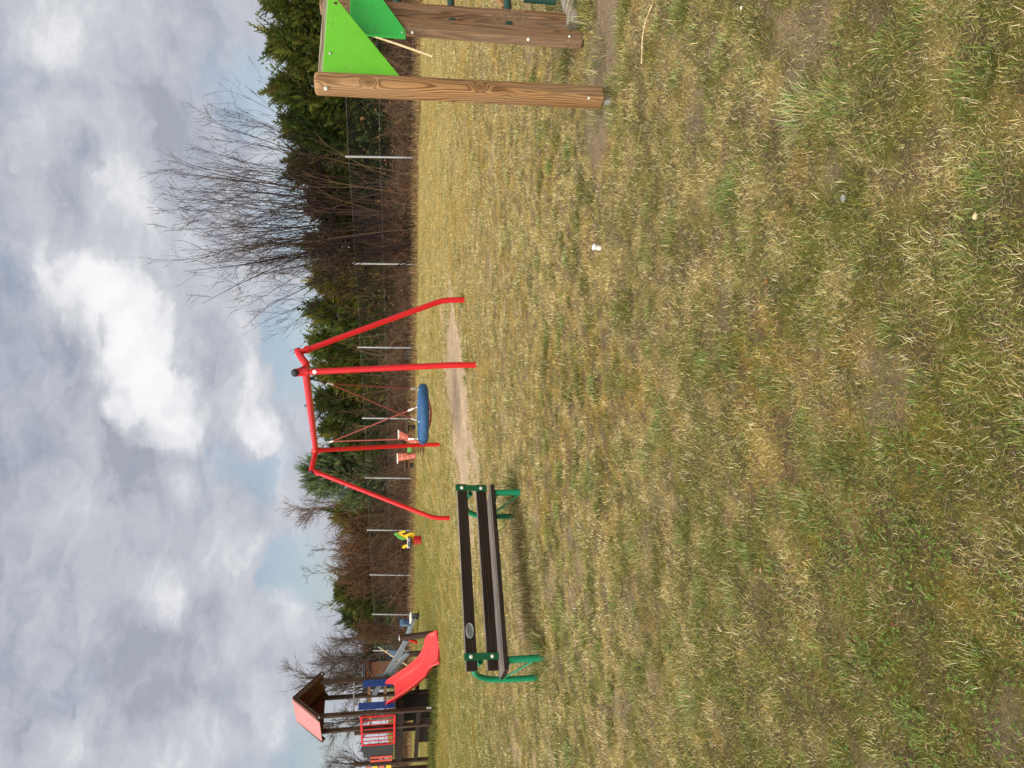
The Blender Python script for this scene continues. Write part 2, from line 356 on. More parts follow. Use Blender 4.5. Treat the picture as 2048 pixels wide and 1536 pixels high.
bright = total([blob(*q) for q in [
    (150, 570, 80, .22, .65), (205, 615, 95, .22, .65), (260, 670, 105, .23, .65), (300, 740, 115, .24, .65), (335, 815, 95, .24, .65), (365, 870, 60, .18, .5), (340, 680, 230, .10, .1), (430, 740, 180, .05, .1),
    (505, 800, 80, .20, .55), (535, 855, 55, .18, .5), (110, 20, 100, .2, .35), (150, 90, 70, .16, .3), (120, 225, 60, .15, .2), (235, 365, 90, .18, .2), (300, 450, 120, .13, .1),
    (320, 1190, 75, .17, .3), (350, 1215, 50, .2, .3), (470, 1110, 95, .15, .3), (460, 1290, 85, .17, .3), (540, 1440, 80, .2, .3), (360, 1490, 95, .2, .3), (130, 1480, 70, .2, .3), (60, 1010, 110, .14, .2), (560, 1250, 90, .12, .2), (330, 1000, 60, .14, .2)]])
dark = total([blob(*q) for q in [(440, 800, 130, .07, .1), (380, 620, 110, .05, .1), 
    (150, 660, 90, .18, .3), (215, 760, 80, .20, .3), (290, 900, 110, .10, .3), (330, 1350, 130, .12, .2), (300, 1430, 110, .10, .2), (250, 1290, 90, .12, .2), (310, 250, 160, .07, .1), (420, 330, 150, .06, .1), (395, 760, 60, .10, .2), (420, 690, 70, .12, .2), (390, 1250, 100, .1, .2), (480, 1000, 110, .08, .2), (120, 380, 120, .07, .2)]])
clear = total([blob(*q) for q in [(545, 950, 90, .26, .2), (450, 930, 70, .14, .2), (600, 1130, 120, .4, .2), (590, 200, 150, .34, .2), (470, 180, 120, .12, .2), (160, 690, 90, .14, .2), (620, 700, 150, .4, .2), (610, 1480, 110, .4, .2), (630, 400, 160, .3, .2), (70, 900, 70, .1, .2)]])
val = math_(n, 'ADD', math_(n, 'SUBTRACT', math_(n, 'ADD', math_(n, 'ADD', math_(n, 'MULTIPLY', nb.outputs['Fac'], .55), relief), bright), math_(n, 'MULTIPLY', dark, 1.4)), -.025)
cloud = ramp(n, val, [(.04, (.27, .285, .33)), (.20, (.345, .36, .405)), (.40, (.425, .435, .47)), (.56, (.53, .54, .565)), (.74, (.63, .635, .645)), (.95, (.68, .68, .68))])
cs = n.nodes.new('ShaderNodeVectorMath'); cs.operation = 'SCALE'; lk(n, cloud, cs.inputs[0]); cs.inputs['Scale'].default_value = 1 / STR
cov = n.nodes.new('ShaderNodeMapRange'); cov.interpolation_type = 'SMOOTHSTEP'; cov.inputs['From Min'].default_value = .10; cov.inputs['From Max'].default_value = .52; cov.inputs['To Min'].default_value = .35
lk(n, math_(n, 'SUBTRACT', math_(n, 'ADD', n1.outputs['Fac'], math_(n, 'MULTIPLY', bright, 1.2)), clear), cov.inputs['Value'])
skm = n.nodes.new('ShaderNodeVectorMath'); skm.operation = 'SCALE'; lk(n, sky.outputs[0], skm.inputs[0]); skm.inputs['Scale'].default_value = .85
lk(n, mixc(n, cov.outputs['Result'], skm.outputs[0], cs.outputs[0]), bg.inputs['Color'])
S.view_settings.view_transform = 'Standard'; S.view_settings.look = 'None'; S.view_settings.exposure = .5; S.view_settings.gamma = 1
S.cycles.max_bounces = 6; S.cycles.diffuse_bounces = 3; S.cycles.transmission_bounces = 3; S.cycles.transparent_max_bounces = 4
# ------------------------------------------------------------------ lawn
def axis_pts(lo, hi, step, far_lo, far_hi, g=1.16):
    a = list(np.arange(lo, hi + 1e-6, step)); d = step; q = hi
    while q < far_hi: d *= g; q += d; a.append(q)
    d = step; q = lo; b = []
    while q > far_lo: d *= g; q -= d; b.append(q)
    return np.array(b[::-1] + a)
wc = G(915, 825); wl = Vector((.80, .60)); 
def dirt_mask(x, y):
    nzv = fbm(x * 1.6, y * 1.6, 5, 4) - .5; nz3 = fbm(x * 6, y * 6, 9, 3) - .5
    dx = x - wc.x; dy = y - wc.y; s = dx * wl.x + dy * wl.y; t = -dx * wl.y + dy * wl.x
    e = np.sqrt((s / 2.9) ** 2 + (t / 1.5) ** 2) + nzv * 1.0 + nz3 * .55
    m = sstep(1.15, .55, e)
    q = np.sqrt(((x - G(945, 950).x) / .6) ** 2 + ((y - G(945, 950).y) / 1.0) ** 2) + nzv * .9 + nz3 * .6; m = np.maximum(m, .75 * sstep(1.0, .6, q))
    a = G(1212, -40); b = G(1196, 235); ab = b - a; tt = np.clip(((x - a.x) * ab.x + (y - a.y) * ab.y) / (ab.x ** 2 + ab.y ** 2), 0, 1)
    dd = np.hypot(x - a.x - tt * ab.x, y - a.y - tt * ab.y) + nzv * .22 + nz3 * .10; m = np.maximum(m, sstep(.38, .18, dd))
    a = G(1042, 1250); b = G(1030, 1040); ab = b - a; tt = np.clip(((x - a.x) * ab.x + (y - a.y) * ab.y) / (ab.x ** 2 + ab.y ** 2), 0, 1)
    dd = np.hypot(x - a.x - tt * ab.x, y - a.y - tt * ab.y) + nzv * .3 + nz3 * .12; m = np.maximum(m, .7 * sstep(.22, .08, dd))
    p = fbm(x * 2.3 + 7, y * 2.3 + 3, 21, 4); near = sstep(9, 2, y)                    # small bare scrapes
    m = np.maximum(m, .55 * sstep(.70, .78, p + .12 * (fbm(x * 9, y * 9, 4, 2) - .5)) * sstep(12, 8, y))
    p2 = fbm(x * 3.1 + 31, y * 3.1 + 13, 91, 3); m = np.maximum(m, .6 * sstep(.71, .78, p2 + .12 * (fbm(x * 12, y * 12, 44, 2) - .5)) * sstep(6, 3, y))
    return np.clip(m, 0, 1)
def green_field(x, y):                                # 0 straw .. 1 green
    v = .16 * fbm(x * 1.3, y * 1.3, 31, 4) + .42 * fbm(x * 5., y * 5., 33, 3) + .42 * fbm(x * 11, y * 11, 37, 2)
    b = .06 * sstep(3.2, 1.6, y) + .09 * sstep(-.1, -1.6, x) * sstep(6, 2, y) + .16 * sstep(-2.2, -6, x) + .05 * sstep(15, 26, y) * sstep(1, -4, x) - .05 * sstep(.2, 3, x) + .05 * sstep(3., 2., y) - .05 * sstep(4., 7., y) * sstep(-2.5, 0, x)
    return np.clip((v + b - .405) / .26, 0, 1)
def moss_field(x, y): return sstep(.52, .68, .5 * fbm(x * 1.1 + 11, y * 1.1, 51, 4) + .5 * fbm(x * 5, y * 5 + 9, 53, 3) + .09 * sstep(6, 9, y) * sstep(14, 10, y) * sstep(-1.5, .5, x))
C_soil = srgb(92, 76, 66); C_thatch = srgb(152, 134, 84); C_olive = srgb(104, 100, 46); C_dirt = srgb(176, 154, 128); C_mossc = srgb(150, 116, 40)
gx = axis_pts(-7.2, 7.2, .06, -260, 260); gy = axis_pts(.2, 15.2, .06, -160, 420)
GX, GY = np.meshgrid(gx, gy); X = GX.ravel(); Y = GY.ravel()
DM = dirt_mask(X, Y); GRN = green_field(X, Y); MO = moss_field(X, Y)
Z = gz(X, Y) + .022 * (fbm(X * 1.1, Y * 1.1, 3, 3) - .5) + .018 * (fbm(X * 5, Y * 5, 4, 3) - .5) - .045 * DM * (Y > 8.5)
c = C_thatch * (1 - GRN[:, None]) + C_olive * GRN[:, None]; c = c * (1 - .35 * MO[:, None]) + C_mossc * .35 * MO[:, None]
so = sstep(.40, .60, fbm(X * 15, Y * 15, 61, 3))[:, None] * .8 * sstep(16, 6, Y)[:, None]; c = c * (1 - so) + C_soil * so
ridge = np.abs(fbm((X * wl.x + Y * wl.y) * .5, (Y * wl.x - X * wl.y) * 3.2, 73, 4) - .5) * 2; dc = C_dirt[None] * (.78 + .30 * fbm(X * 3, Y * 3, 71, 4) + .45 * ridge)[:, None]; near = sstep(8, 6.5, Y)[:, None]; dc = dc * (1 - near) + (C_dirt * .62 * (.7 + .6 * fbm(X * 14, Y * 14, 75, 3))[:, None]) * near
c = c * (1 - DM[:, None]) + dc * DM[:, None]
nx, ny = len(gx), len(gy); idx = np.arange(nx * ny).reshape(ny, nx)
F = np.stack([idx[:-1, :-1], idx[:-1, 1:], idx[1:, 1:], idx[1:, :-1]], -1).reshape(-1, 4)
def ground_mat():
    m, n, out = nt('lawn_soil'); p = nd(n, 'ShaderNodeBsdfPrincipled'); a = nd(n, 'ShaderNodeAttribute'); a.attribute_name = 'Col'
    tc = nd(n, 'ShaderNodeTexCoord'); o = tc.outputs['Object']
    n1 = noise(n, o, 60, 7, .75); n2 = noise(n, o, 260, 4, .75); n3 = noise(n, mapping(n, o, (1, .35, 1)), 9, 5, .7)
    k = math_(n, 'ADD', math_(n, 'MULTIPLY', n1.outputs['Fac'], .9), math_(n, 'ADD', math_(n, 'MULTIPLY', n2.outputs['Fac'], .7), math_(n, 'MULTIPLY', n3.outputs['Fac'], .4)))
    v = n.nodes.new('ShaderNodeMapRange'); v.inputs['From Min'].default_value = .6; v.inputs['From Max'].default_value = 1.4; v.inputs['To Min'].default_value = .35; v.inputs['To Max'].default_value = 1.7
    lk(n, k, v.inputs['Value']); h = n.nodes.new('ShaderNodeHueSaturation'); lk(n, a.outputs['Color'], h.inputs['Color']); lk(n, v.outputs['Result'], h.inputs['Value'])
    lk(n, h.outputs['Color'], p.inputs['Base Color']); p.inputs['Roughness'].default_value = .95; p.inputs['Specular IOR Level'].default_value = .1
    lk(n, bump(n, k, .9, .02), p.inputs['Normal']); lk(n, p.outputs[0], out.inputs[0]); return m
ground = npmesh('ground', np.stack([X, Y, Z], -1), F, c, ground_mat(), smooth=True); tag(ground, 'dry patchy lawn of the playground with bare worn dirt', 'ground', kind='structure')
def gsurf(x, y): return gz(x, y) + .022 * (fbm(x * 1.1, y * 1.1, 3, 3) - .5) + .018 * (fbm(x * 5, y * 5, 4, 3) - .5) - .045 * dirt_mask(x, y) * (y > 8.5)

def pick(cols, N, jit=.16):
    cols = np.array(cols); k = rng.integers(0, len(cols), N); c = cols[k] * (1 + rng.normal(0, jit, (N, 1))) * (1 + rng.normal(0, .05, (N, 3)))
    return np.clip(c, .005, .9)
def blades(x, y, z, L, w, lean, curl, ang, C, seg=2):
    """leaf blades: lean 0 upright .. 1 flat; curl bends the tip down"""
    N = len(x); dirv = np.stack([np.cos(ang), np.sin(ang)], -1); sd = np.stack([-np.sin(ang), np.cos(ang), np.zeros(N)], -1) * (w / 2)[:, None]
    def at(t):
        hz = L * (np.sin(lean * 1.5) * t + curl * .5 * t * t); vz = L * np.maximum(np.cos(lean * 1.5) * t - curl * .45 * t * t, 0.02 * t)
        return np.stack([x + dirv[:, 0] * hz, y + dirv[:, 1] * hz, z + vz], -1)
    p0 = at(0.); p1 = at(.55); p2 = at(1.)
    if seg == 1:
        V = np.stack([p0 - sd, p0 + sd, p2], 1); F = np.arange(N * 3).reshape(N, 3); CC = np.repeat(C[:, None], 3, 1)
    else:
        V = np.stack([p0 - sd, p0 + sd, p1 - sd * .85, p1 + sd * .85, p2], 1); b = np.arange(N)[:, None] * 5
        F = np.concatenate([b + np.array([0, 1, 3]), b + np.array([0, 3, 2]), b + np.array([2, 3, 4])], 0); CC = np.repeat(C[:, None], 5, 1)
    return V.reshape(-1, 3), F, CC.reshape(-1, 3)
class Heap:
    def __init__(s): s.V = []; s.F = []; s.C = []; s.n = 0
    def add(s, V, F, C): s.V.append(V); s.F.append(F + s.n); s.C.append(C); s.n += len(V)
    def build(s, name, mat, **kw): return npmesh(name, np.concatenate(s.V), np.concatenate(s.F), np.concatenate(s.C), mat, **kw)
STRAW = [srgb(216, 204, 156), srgb(198, 182, 128), srgb(180, 164, 108), srgb(154, 136, 90), srgb(204, 188, 126), srgb(226, 216, 176), srgb(148, 140, 84)]
GOLD = [srgb(190, 162, 88), srgb(178, 146, 74), srgb(162, 136, 70)]
GREEN = [srgb(104, 112, 46), srgb(84, 96, 38), srgb(120, 124, 54), srgb(116, 112, 46), srgb(136, 134, 64)]
FRESH = [srgb(112, 132, 62), srgb(98, 122, 54), srgb(132, 148, 78), srgb(148, 162, 98), srgb(90, 112, 58)]
def scatter(N, y0, y1, pw=1.):
    y = y0 + (y1 - y0) * rng.random(N) ** pw; half = .60 * y + .75
    return (rng.random(N) * 2 - 1) * half, y
dead = Heap(); live = Heap()
for (y0, y1, nd_, ng_, ws, hs) in [(.75, 1.6, 95000, 76000, .8, .54), (1.6, 2.7, 145000, 100000, .9, .62), (2.7, 5, 250000, 160000, 1.1, .72), (5, 9, 230000, 150000, 1.7, .95), (9, 16, 170000, 130000, 2.8, 1.05), (16, 37, 150000, 120000, 5., 1.2)]:
    for kind, N in (('d', nd_), ('g', ng_)):
        x, y = scatter(int(N * 1.5), y0, y1, .85); d = dirt_mask(x, y); g = green_field(x, y); mo = moss_field(x, y)
        keep = rng.random(len(x)) < (1 - d * .93) * ((.95 - .55 * g) if kind == 'd' else (.16 + .95 * g)) * (.5 + .5 * sstep(.25, .5, fbm(x * 9, y * 9, 81, 2)))
        x, y, g, mo = x[keep], y[keep], g[keep], mo[keep]; N = len(x); z = gsurf(x, y) - .003; ang = rng.random(N) * 6.283
        cl = fbm(x * 4, y * 4, 87, 2)
        if kind == 'd':
            C = pick(STRAW, N); gd = pick(GOLD, N); q = (rng.random(N) < mo * .5 + .08)[:, None]; C = np.where(q, gd, C) * (.72 + 1.0 * fbm(x * 6, y * 6, 83, 3))[:, None]
            L = rng.uniform(.018, .052, N) * hs * (.8 + .6 * cl); w = rng.uniform(.0013, .0026, N) * ws; lean = rng.uniform(.45, 1.0, N); cu = rng.uniform(-.1, .6, N)
            dead.add(*blades(x, y, z, L, w, lean, cu, ang, C, 1))
        else:
            C = pick(GREEN, N); fr = pick(FRESH, N); q = (rng.random(N) < .22 * (cl > .5))[:, None]; C = np.where(q, fr, C) * (.75 + .8 * fbm(x * 6, y * 6, 85, 3))[:, None]
            yel = (sstep(8, 18, y) * .5 * rng.random(N))[:, None]; C = C * (1 - yel) + srgb(150, 142, 62) * yel
            L = rng.uniform(.015, .042, N) * hs * (.6 + .9 * cl); w = rng.uniform(.0012, .0024, N) * ws; lean = rng.uniform(.05, .85, N); cu = rng.uniform(0, .7, N)
            live.add(*blades(x, y, z, L, w, lean, cu, ang, C, 2 if y1 < 6 else 1))
for y0, y1, N, ws in ((.75, 1.7, 120000, .9), (1.7, 2.7, 130000, 1.1), (2.7, 5, 190000, 1.5)):       # moss and crumbled thatch between the blades
    x, y = scatter(int(N * 1.3), y0, y1, .85); keep = rng.random(len(x)) < 1 - .8 * dirt_mask(x, y); x, y = x[keep], y[keep]; N = len(x); g = green_field(x, y)
    C = np.where((rng.random(N) < .25 + .55 * g)[:, None], pick([srgb(96, 98, 42), srgb(78, 84, 36), srgb(116, 112, 54), srgb(66, 68, 34)], N, .2), pick([srgb(120, 98, 64), srgb(92, 74, 52), srgb(160, 136, 88), srgb(76, 60, 46), srgb(140, 120, 74)], N, .2))
    (live if y0 < 1.7 else dead).add(*blades(x, y, gsurf(x, y) - .002, rng.uniform(.006, .017, N), rng.uniform(.0016, .0032, N) * ws, rng.uniform(.1, 1., N), rng.uniform(0, .8, N), rng.random(N) * 6.283, C, 1))
for y0, y1, N, ws in ((-1.2, .9, 60000, 1.3), (.9, 3., 60000, 1.4), (3., 6., 60000, 1.8), (6., 14., 50000, 3.)):     # the lawn to either side and underfoot
    y = rng.uniform(y0, y1, N); hf = .60 * np.maximum(y, .3) + .75; x = np.where(rng.random(N) < .5, -1, 1) * (hf * (y > .75) + rng.random(N) * np.where(y > .75, 2.4, 2.9)); g = green_field(x, y)
    keep = rng.random(N) < 1 - .9 * dirt_mask(x, y); x, y, g = x[keep], y[keep], g[keep]; N = len(x); isg = rng.random(N) < .25 + .5 * g
    C = np.where(isg[:, None], pick(GREEN, N), pick(STRAW, N)); dead.add(*blades(x, y, gsurf(x, y) - .003, rng.uniform(.02, .055, N), rng.uniform(.0015, .0028, N) * ws, rng.uniform(.2, 1., N), rng.uniform(0, .6, N), rng.random(N) * 6.283, C, 1))
# clumps of longer grass
def clump(heap, cx, cy, r, N, Lr, cols, w=.0026, jit=.2, leanr=(.05, .8), mix=None, mixf=.25):
    a = rng.random(N) * 6.283; q = np.sqrt(rng.random(N)) * r; x = cx + q * np.cos(a); y = cy + q * np.sin(a)
    ang = a + rng.normal(0, .8, N); C = pick(cols, N, jit)
    if mix is not None: C = np.where((rng.random(N) < mixf)[:, None], pick(mix, N, jit), C)
    heap.add(*blades(x, y, gsurf(x, y) - .004, rng.uniform(*Lr, N), w * rng.uniform(.7, 1.3, N), rng.uniform(*leanr, N) * (.35 + .65 * q / r), rng.uniform(0, .8, N), ang, C))
DARKG = [srgb(98, 104, 44), srgb(82, 92, 40), srgb(110, 112, 50), srgb(92, 96, 46)]
PALE = [srgb(158, 168, 110), srgb(178, 178, 130), srgb(130, 148, 88), srgb(196, 188, 146)]
for ix, iy, r, N, L1 in [(1610, 225, .11, 420, .11), (1670, 190, .07, 200, .10), (1345, 480, .10, 340, .10), (1350, 425, .07, 160, .08), (1790, 655, .075, 240, .08), (1850, 770, .07, 260, .07), (1325, 845, .11, 320, .10), (1305, 770, .09, 200, .09), (1720, 185, .08, 240, .07), (1860, 40, .09, 260, .07),
                        (1365, 1075, .08, 200, .08), (1470, 1195, .08, 220, .09), (1385, 1395, .10, 260, .10), (1720, 1370, .11, 300, .08), (1300, 690, .08, 180, .08), (1450, 700, .07, 150, .07), (1470, 1090, .08, 200, .09), (1180, 640, .10, 200, .09), (1090, 690, .10, 160, .1), (1100, 880, .14, 200, .1), (1200, 1000, .2, 260, .1),
                        (1240, 1150, .2, 300, .1), (1180, 1120, .22, 340, .12), (1130, 1250, .16, 280, .12), (1150, 1330, .14, 200, .12), (1200, 1350, .18, 260, .1), (1250, 140, .13, 300, .13), (1230, 240, .10, 260, .12), (1245, 60, .11, 260, .12), (1130, 130, .16, 260, .14), (1150, 40, .14, 260, .16), (1250, 0, .12, 220, .12), (1400, 1310, .1, 200, .08), (1690, 90, .08, 160, .07), (1520, 330, .08, 160, .06), (1540, 520, .09, 180, .07), (1640, 640, .09, 180, .06), (1540, 760, .09, 180, .07), (1700, 900, .09, 200, .06), (1600, 1020, .1, 200, .06), (1800, 1150, .1, 220, .06), (1950, 560, .08, 180, .06), (1950, 760, .09, 200, .06), (1970, 200, .08, 180, .06), (1950, 1330, .09, 200, .06)]:
    p = G(ix, iy); cols = PALE + FRESH if (ix, iy) in ((1610, 225), (1385, 1395), (1470, 1195)) else FRESH if rng.random() < .45 else GREEN + FRESH
    kk = .95 if cols[0] is PALE[0] else .68; clump(live, p.x, p.y, r, int(N * .9), (.35 * L1 * kk, L1 * kk), cols, .0022, mix=STRAW, mixf=.22)
for _ in range(1500):
    y = 1.2 + 15 * rng.random() ** 1.35; x = (rng.random() * 2 - 1) * (.58 * y + .5)
    if float(dirt_mask(np.array([x]), np.array([y]))[0]) > .4: continue
    g = float(green_field(np.array([x]), np.array([y]))[0])
    if rng.random() > .55 + g: continue
    if (y > 8 or y < 2.4) and rng.random() < .5: continue
    k = rng.random(); s = (.5 + k * .7); wide = 1 if y < 5 else 1.6 if y < 9 else 2.4
    clump(live, x, y, .065 * s * (1 + .06 * y), int(80 + 110 * k), (.018, (.045 + .004 * min(y, 8)) * s), (FRESH if rng.random() < .35 else DARKG) if y < 7 else GREEN + PALE + STRAW, .0023 * wide, mix=STRAW, mixf=.12)
for _ in range(900):                                  # ragged turf edge round the worn ground
    x, y = wc.x + rng.uniform(-3.4, 3.4), wc.y + rng.uniform(-2.8, 2.8); m = float(dirt_mask(np.array([x]), np.array([y]))[0])
    if not .12 < m < .8: continue
    clump(live if rng.random() < .6 else dead, x, y, rng.uniform(.05, .16), 40, (.02, .075), GREEN + STRAW, .006, mix=STRAW, mixf=.4)
for _ in range(260):                                  # pale dead tussocks
    y = 1.3 + 12 * rng.random() ** 1.2; x = (rng.random() * 2 - 1) * (.58 * y + .5)
    if float(dirt_mask(np.array([x]), np.array([y]))[0]) > .4: continue
    clump(dead, x, y, .06 * (1 + .08 * y), 80, (.018, .042 + .003 * min(y, 8)), STRAW, .002 * (1 if y < 5 else 1.7), leanr=(.3, 1.))
# rank growth at the feet of things
for ix, iy, r, N, L1 in [(1030, 984, .22, 420, .26), (1012, 1035, .16, 200, .2), (1086, 1305, .18, 360, .22), (1075, 1370, .12, 160, .14), (1060, 1240, .3, 380, .26), (1050, 1170, .3, 360, .24), (1045, 1100, .28, 340, .24), (1040, 1050, .28, 320, .22), (935, 725, .14, 160, .16), (928, 760, .1, 80, .14), (926, 602, .12, 90, .14), (1225, 185, .1, 180, .14), (1200, 110, .12, 120, .14), (1140, 20, .2, 260, .24), (1175, 30, .12, 160, .2), (1195, 240, .1, 120, .12)]:
    p = G(ix, iy); brown = 1040 <= ix <= 1062 and iy > 1045
    clump(dead if brown else live, p.x, p.y, r, N, (.06, L1), [srgb(140, 116, 80), srgb(118, 98, 66), srgb(166, 142, 100), srgb(124, 124, 64)] if brown else FRESH + GREEN, (.0044 if brown else .006) if p.y > 6 else .003, leanr=(.1, .9), mix=STRAW, mixf=.35)
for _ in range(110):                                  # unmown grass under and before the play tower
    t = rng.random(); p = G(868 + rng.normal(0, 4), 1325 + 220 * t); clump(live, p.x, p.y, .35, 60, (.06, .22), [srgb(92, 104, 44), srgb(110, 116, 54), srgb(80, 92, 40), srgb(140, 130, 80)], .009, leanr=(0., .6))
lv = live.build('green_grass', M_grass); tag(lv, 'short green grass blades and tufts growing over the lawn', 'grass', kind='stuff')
dv = dead.build('dry_grass', M_grass); tag(dv, 'straw coloured dead grass blades matted over the lawn', 'dry grass', kind='stuff')
# clover: three round leaflets on a short stalk
N = 2600; ccx = []; 
for ix, iy, r in [(1850, 1000, .35), (1950, 1120, .3), (1780, 1180, .35), (1700, 1060, .28), (1880, 1300, .35), (1980, 1450, .3), (1640, 1300, .3), (1830, 1480, .3), (1900, 900, .16), (1680, 470, .07)]:
    p = G(ix, iy); k = 130 if r > .2 else 60; ccx.append(np.stack([p.x + rng.normal(0, r * .55, k), p.y + rng.normal(0, r * .45, k)], -1))
P = np.concatenate(ccx); keep = fbm(P[:, 0] * 6, P[:, 1] * 6, 99, 3) > .5; P = P[keep]; N = len(P); zc = gsurf(P[:, 0], P[:, 1]) + rng.uniform(.012, .03, N); cl = Heap()
for k in range(3):
    a = rng.random(N) * .6 + k * 2.094; s = rng.uniform(.003, .0058, N); ux = np.cos(a); uy = np.sin(a); til = rng.normal(0, .35, N)
    ring = [(0, 0), (.7, .65), (1.5, .7), (1.9, 0.), (1.5, -.7), (.7, -.65)]
    V = np.stack([np.stack([P[:, 0] + s * (ux * q0 - uy * q1), P[:, 1] + s * (uy * q0 + ux * q1), zc + s * q0 * til], -1) for q0, q1 in ring], 1).reshape(-1, 3); b = np.arange(N)[:, None] * 6
    F = np.concatenate([b + np.array([0, i, i + 1]) for i in range(1, 5)], 0); cl.add(V, F, np.repeat(pick([srgb(98, 122, 52), srgb(114, 138, 66), srgb(88, 104, 48)], N)[:, None], 6, 1).reshape(-1, 3))
tag(cl.build('clover', M_grass), 'small patches of round leaved clover in the nearest lawn', 'clover', kind='stuff')
# brown fallen leaves and bits
N = 260; x, y = scatter(N, 1., 9, .8); z = gsurf(x, y) + .012; a = rng.random(N) * 6.283; s = rng.uniform(.004, .013, N) * (1 + .1 * y); h = Heap()
V = np.stack([np.stack([x + s * (np.cos(a) * q0 - np.sin(a) * q1 * .5), y + s * (np.sin(a) * q0 + np.cos(a) * q1 * .5), z + s * q2], -1) for q0, q1, q2 in ((-1, 0, 0), (0, -1, .3), (1, 0, .1), (0, 1, .45))], 1).reshape(-1, 3); b = np.arange(N)[:, None] * 4
h.add(V, np.concatenate([b + np.array([0, 1, 2]), b + np.array([0, 2, 3])], 0), np.repeat(pick([srgb(150, 108, 70), srgb(166, 140, 106), srgb(120, 84, 58), srgb(140, 110, 84)], N)[:, None], 4, 1).reshape(-1, 3))
tag(h.build('leaf_litter', M_grass), 'scattered brown leaf fragments lying in the grass', 'leaf litter', kind='stuff')
#PART3
# ------------------------------------------------------------------ park bench, seen from behind
def bez(pts, k=6):                                    # rounded polyline (Catmull-Rom)
    P = [Vector(p) for p in pts]; P = [P[0] * 2 - P[1]] + P + [P[-1] * 2 - P[-2]]; o = []
    for i in range(1, len(P) - 2):
        for j in range(k):
            t = j / k; a, b, c, d = P[i - 1:i + 3]
            o.append(.5 * ((2 * b) + (c - a) * t + (2 * a - 5 * b + 4 * c - d) * t * t + (3 * b - a - 3 * c + d) * t ** 3))
    o.append(P[-2]); return o
bl = G(1089, 1314); br = Vector((-1.14, 8.07, 0)); be = Vector((br.x - bl.x, br.y - bl.y, 0)); BLEN = be.length; be.normalize(); bg_ = Vector((-be.y, be.x, 0))
bench = thing('park_bench', 'park bench with dark stained planks on green tubular steel legs, seen from behind', 'bench', bl, rz=math.atan2(be.y, be.x))
def B(x, y, z): return bl + be * x + bg_ * y + Vector((0, 0, z))
bx = (be, bg_, Vector((0, 0, 1)))
for zc, yy in ((.705, -.028), (.502, .0)):
    tl = Matrix.Rotation(R(7), 3, be); ax = (be, tl @ bg_, tl @ Vector((0, 0, 1)))
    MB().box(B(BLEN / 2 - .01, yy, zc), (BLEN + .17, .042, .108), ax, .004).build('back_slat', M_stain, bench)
for k in range(4):
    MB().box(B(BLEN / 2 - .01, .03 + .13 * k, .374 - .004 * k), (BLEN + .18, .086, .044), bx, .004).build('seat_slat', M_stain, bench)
for x in (0., BLEN):
    MB().tube([B(x, .03, -.06), B(x, .03, .2), B(x, .03, .348)], .033, 16).build('leg', M_green, bench)
    MB().tube(bez([B(x - .10, .46, -.06), B(x - .10, .46, .2), B(x - .095, .46, .38), B(x - .085, .445, .50), B(x - .065, .39, .595), B(x - .04, .28, .648), B(x - .012, .15, .652), B(x, .03, .61)]), .029, 16).build('leg_and_armrest', M_green, bench)
    MB().tube([B(x, .0, .335), B(x - .10, .47, .335)], .014, 10).build('seat_bearer', M_green, bench)
    MB().tube([B(x, .02, .05), B(x - .085, .40, .325)], .010, 10).build('brace', M_green, bench)
    tl = Matrix.Rotation(R(7), 3, be); pl = MB().box(B(x + .03, -.041, .605), (.066, .007, .335), (be, tl @ bg_, tl @ Vector((0, 0, 1))), .002).build('back_plate', M_shadegreen, bench)
    for zc, yy in ((.705, -.0575), (.502, -.0315)): MB().dome(B(x + .03, yy, zc), -bg_, .019, .75).build('bolt_cap', M_bolt, pl)
tlm = Matrix.Rotation(R(7), 3, be); bn = -(tlm @ bg_); bu = tlm @ Vector((0, 0, 1))
def oval(cx, z, y, a, b, th, k=28): 
    c = B(cx, y, z); return [c + be * (a * math.cos(2 * math.pi * i / k)) + bu * (b * math.sin(2 * math.pi * i / k)) for i in range(k)]
bd = MB().prism(oval(.27, .705, -.0515, .072, .037, 0), bn, .005).build('badge', M_ovald, bench)
rim = MB().loop(oval(.27, .705, -.0545, .069, .035, 0, 40), .0042, 8)
rim.loop(oval(.27, .705, -.0545, .050, .023, 0, 32), .0016, 6)
for i in range(15):                                   # worn raised marks, no longer legible
    a = 2 * math.pi * i / 15; c = B(.27, -.0545, .705) + be * (.0595 * math.cos(a)) + bu * (.0288 * math.sin(a)); rim.dome(c, bn, .0026, .6, 6, 3)
rim.build('badge_rim', M_oval, bd)
em = MB(); c0 = B(.27, -.0545, .705)
em.tube([c0 + be * -.03 - bu * .006, c0 + be * -.012 + bu * .008, c0 + be * .004 - bu * .004, c0 + be * .03 + bu * .006], .0022, 6)
em.dome(c0 + be * -.02 + bu * .004, bn, .004, .5, 8, 3); em.dome(c0 + be * .016 - bu * .006, bn, .0035, .5, 8, 3); em.build('badge_relief', M_oval, bd)

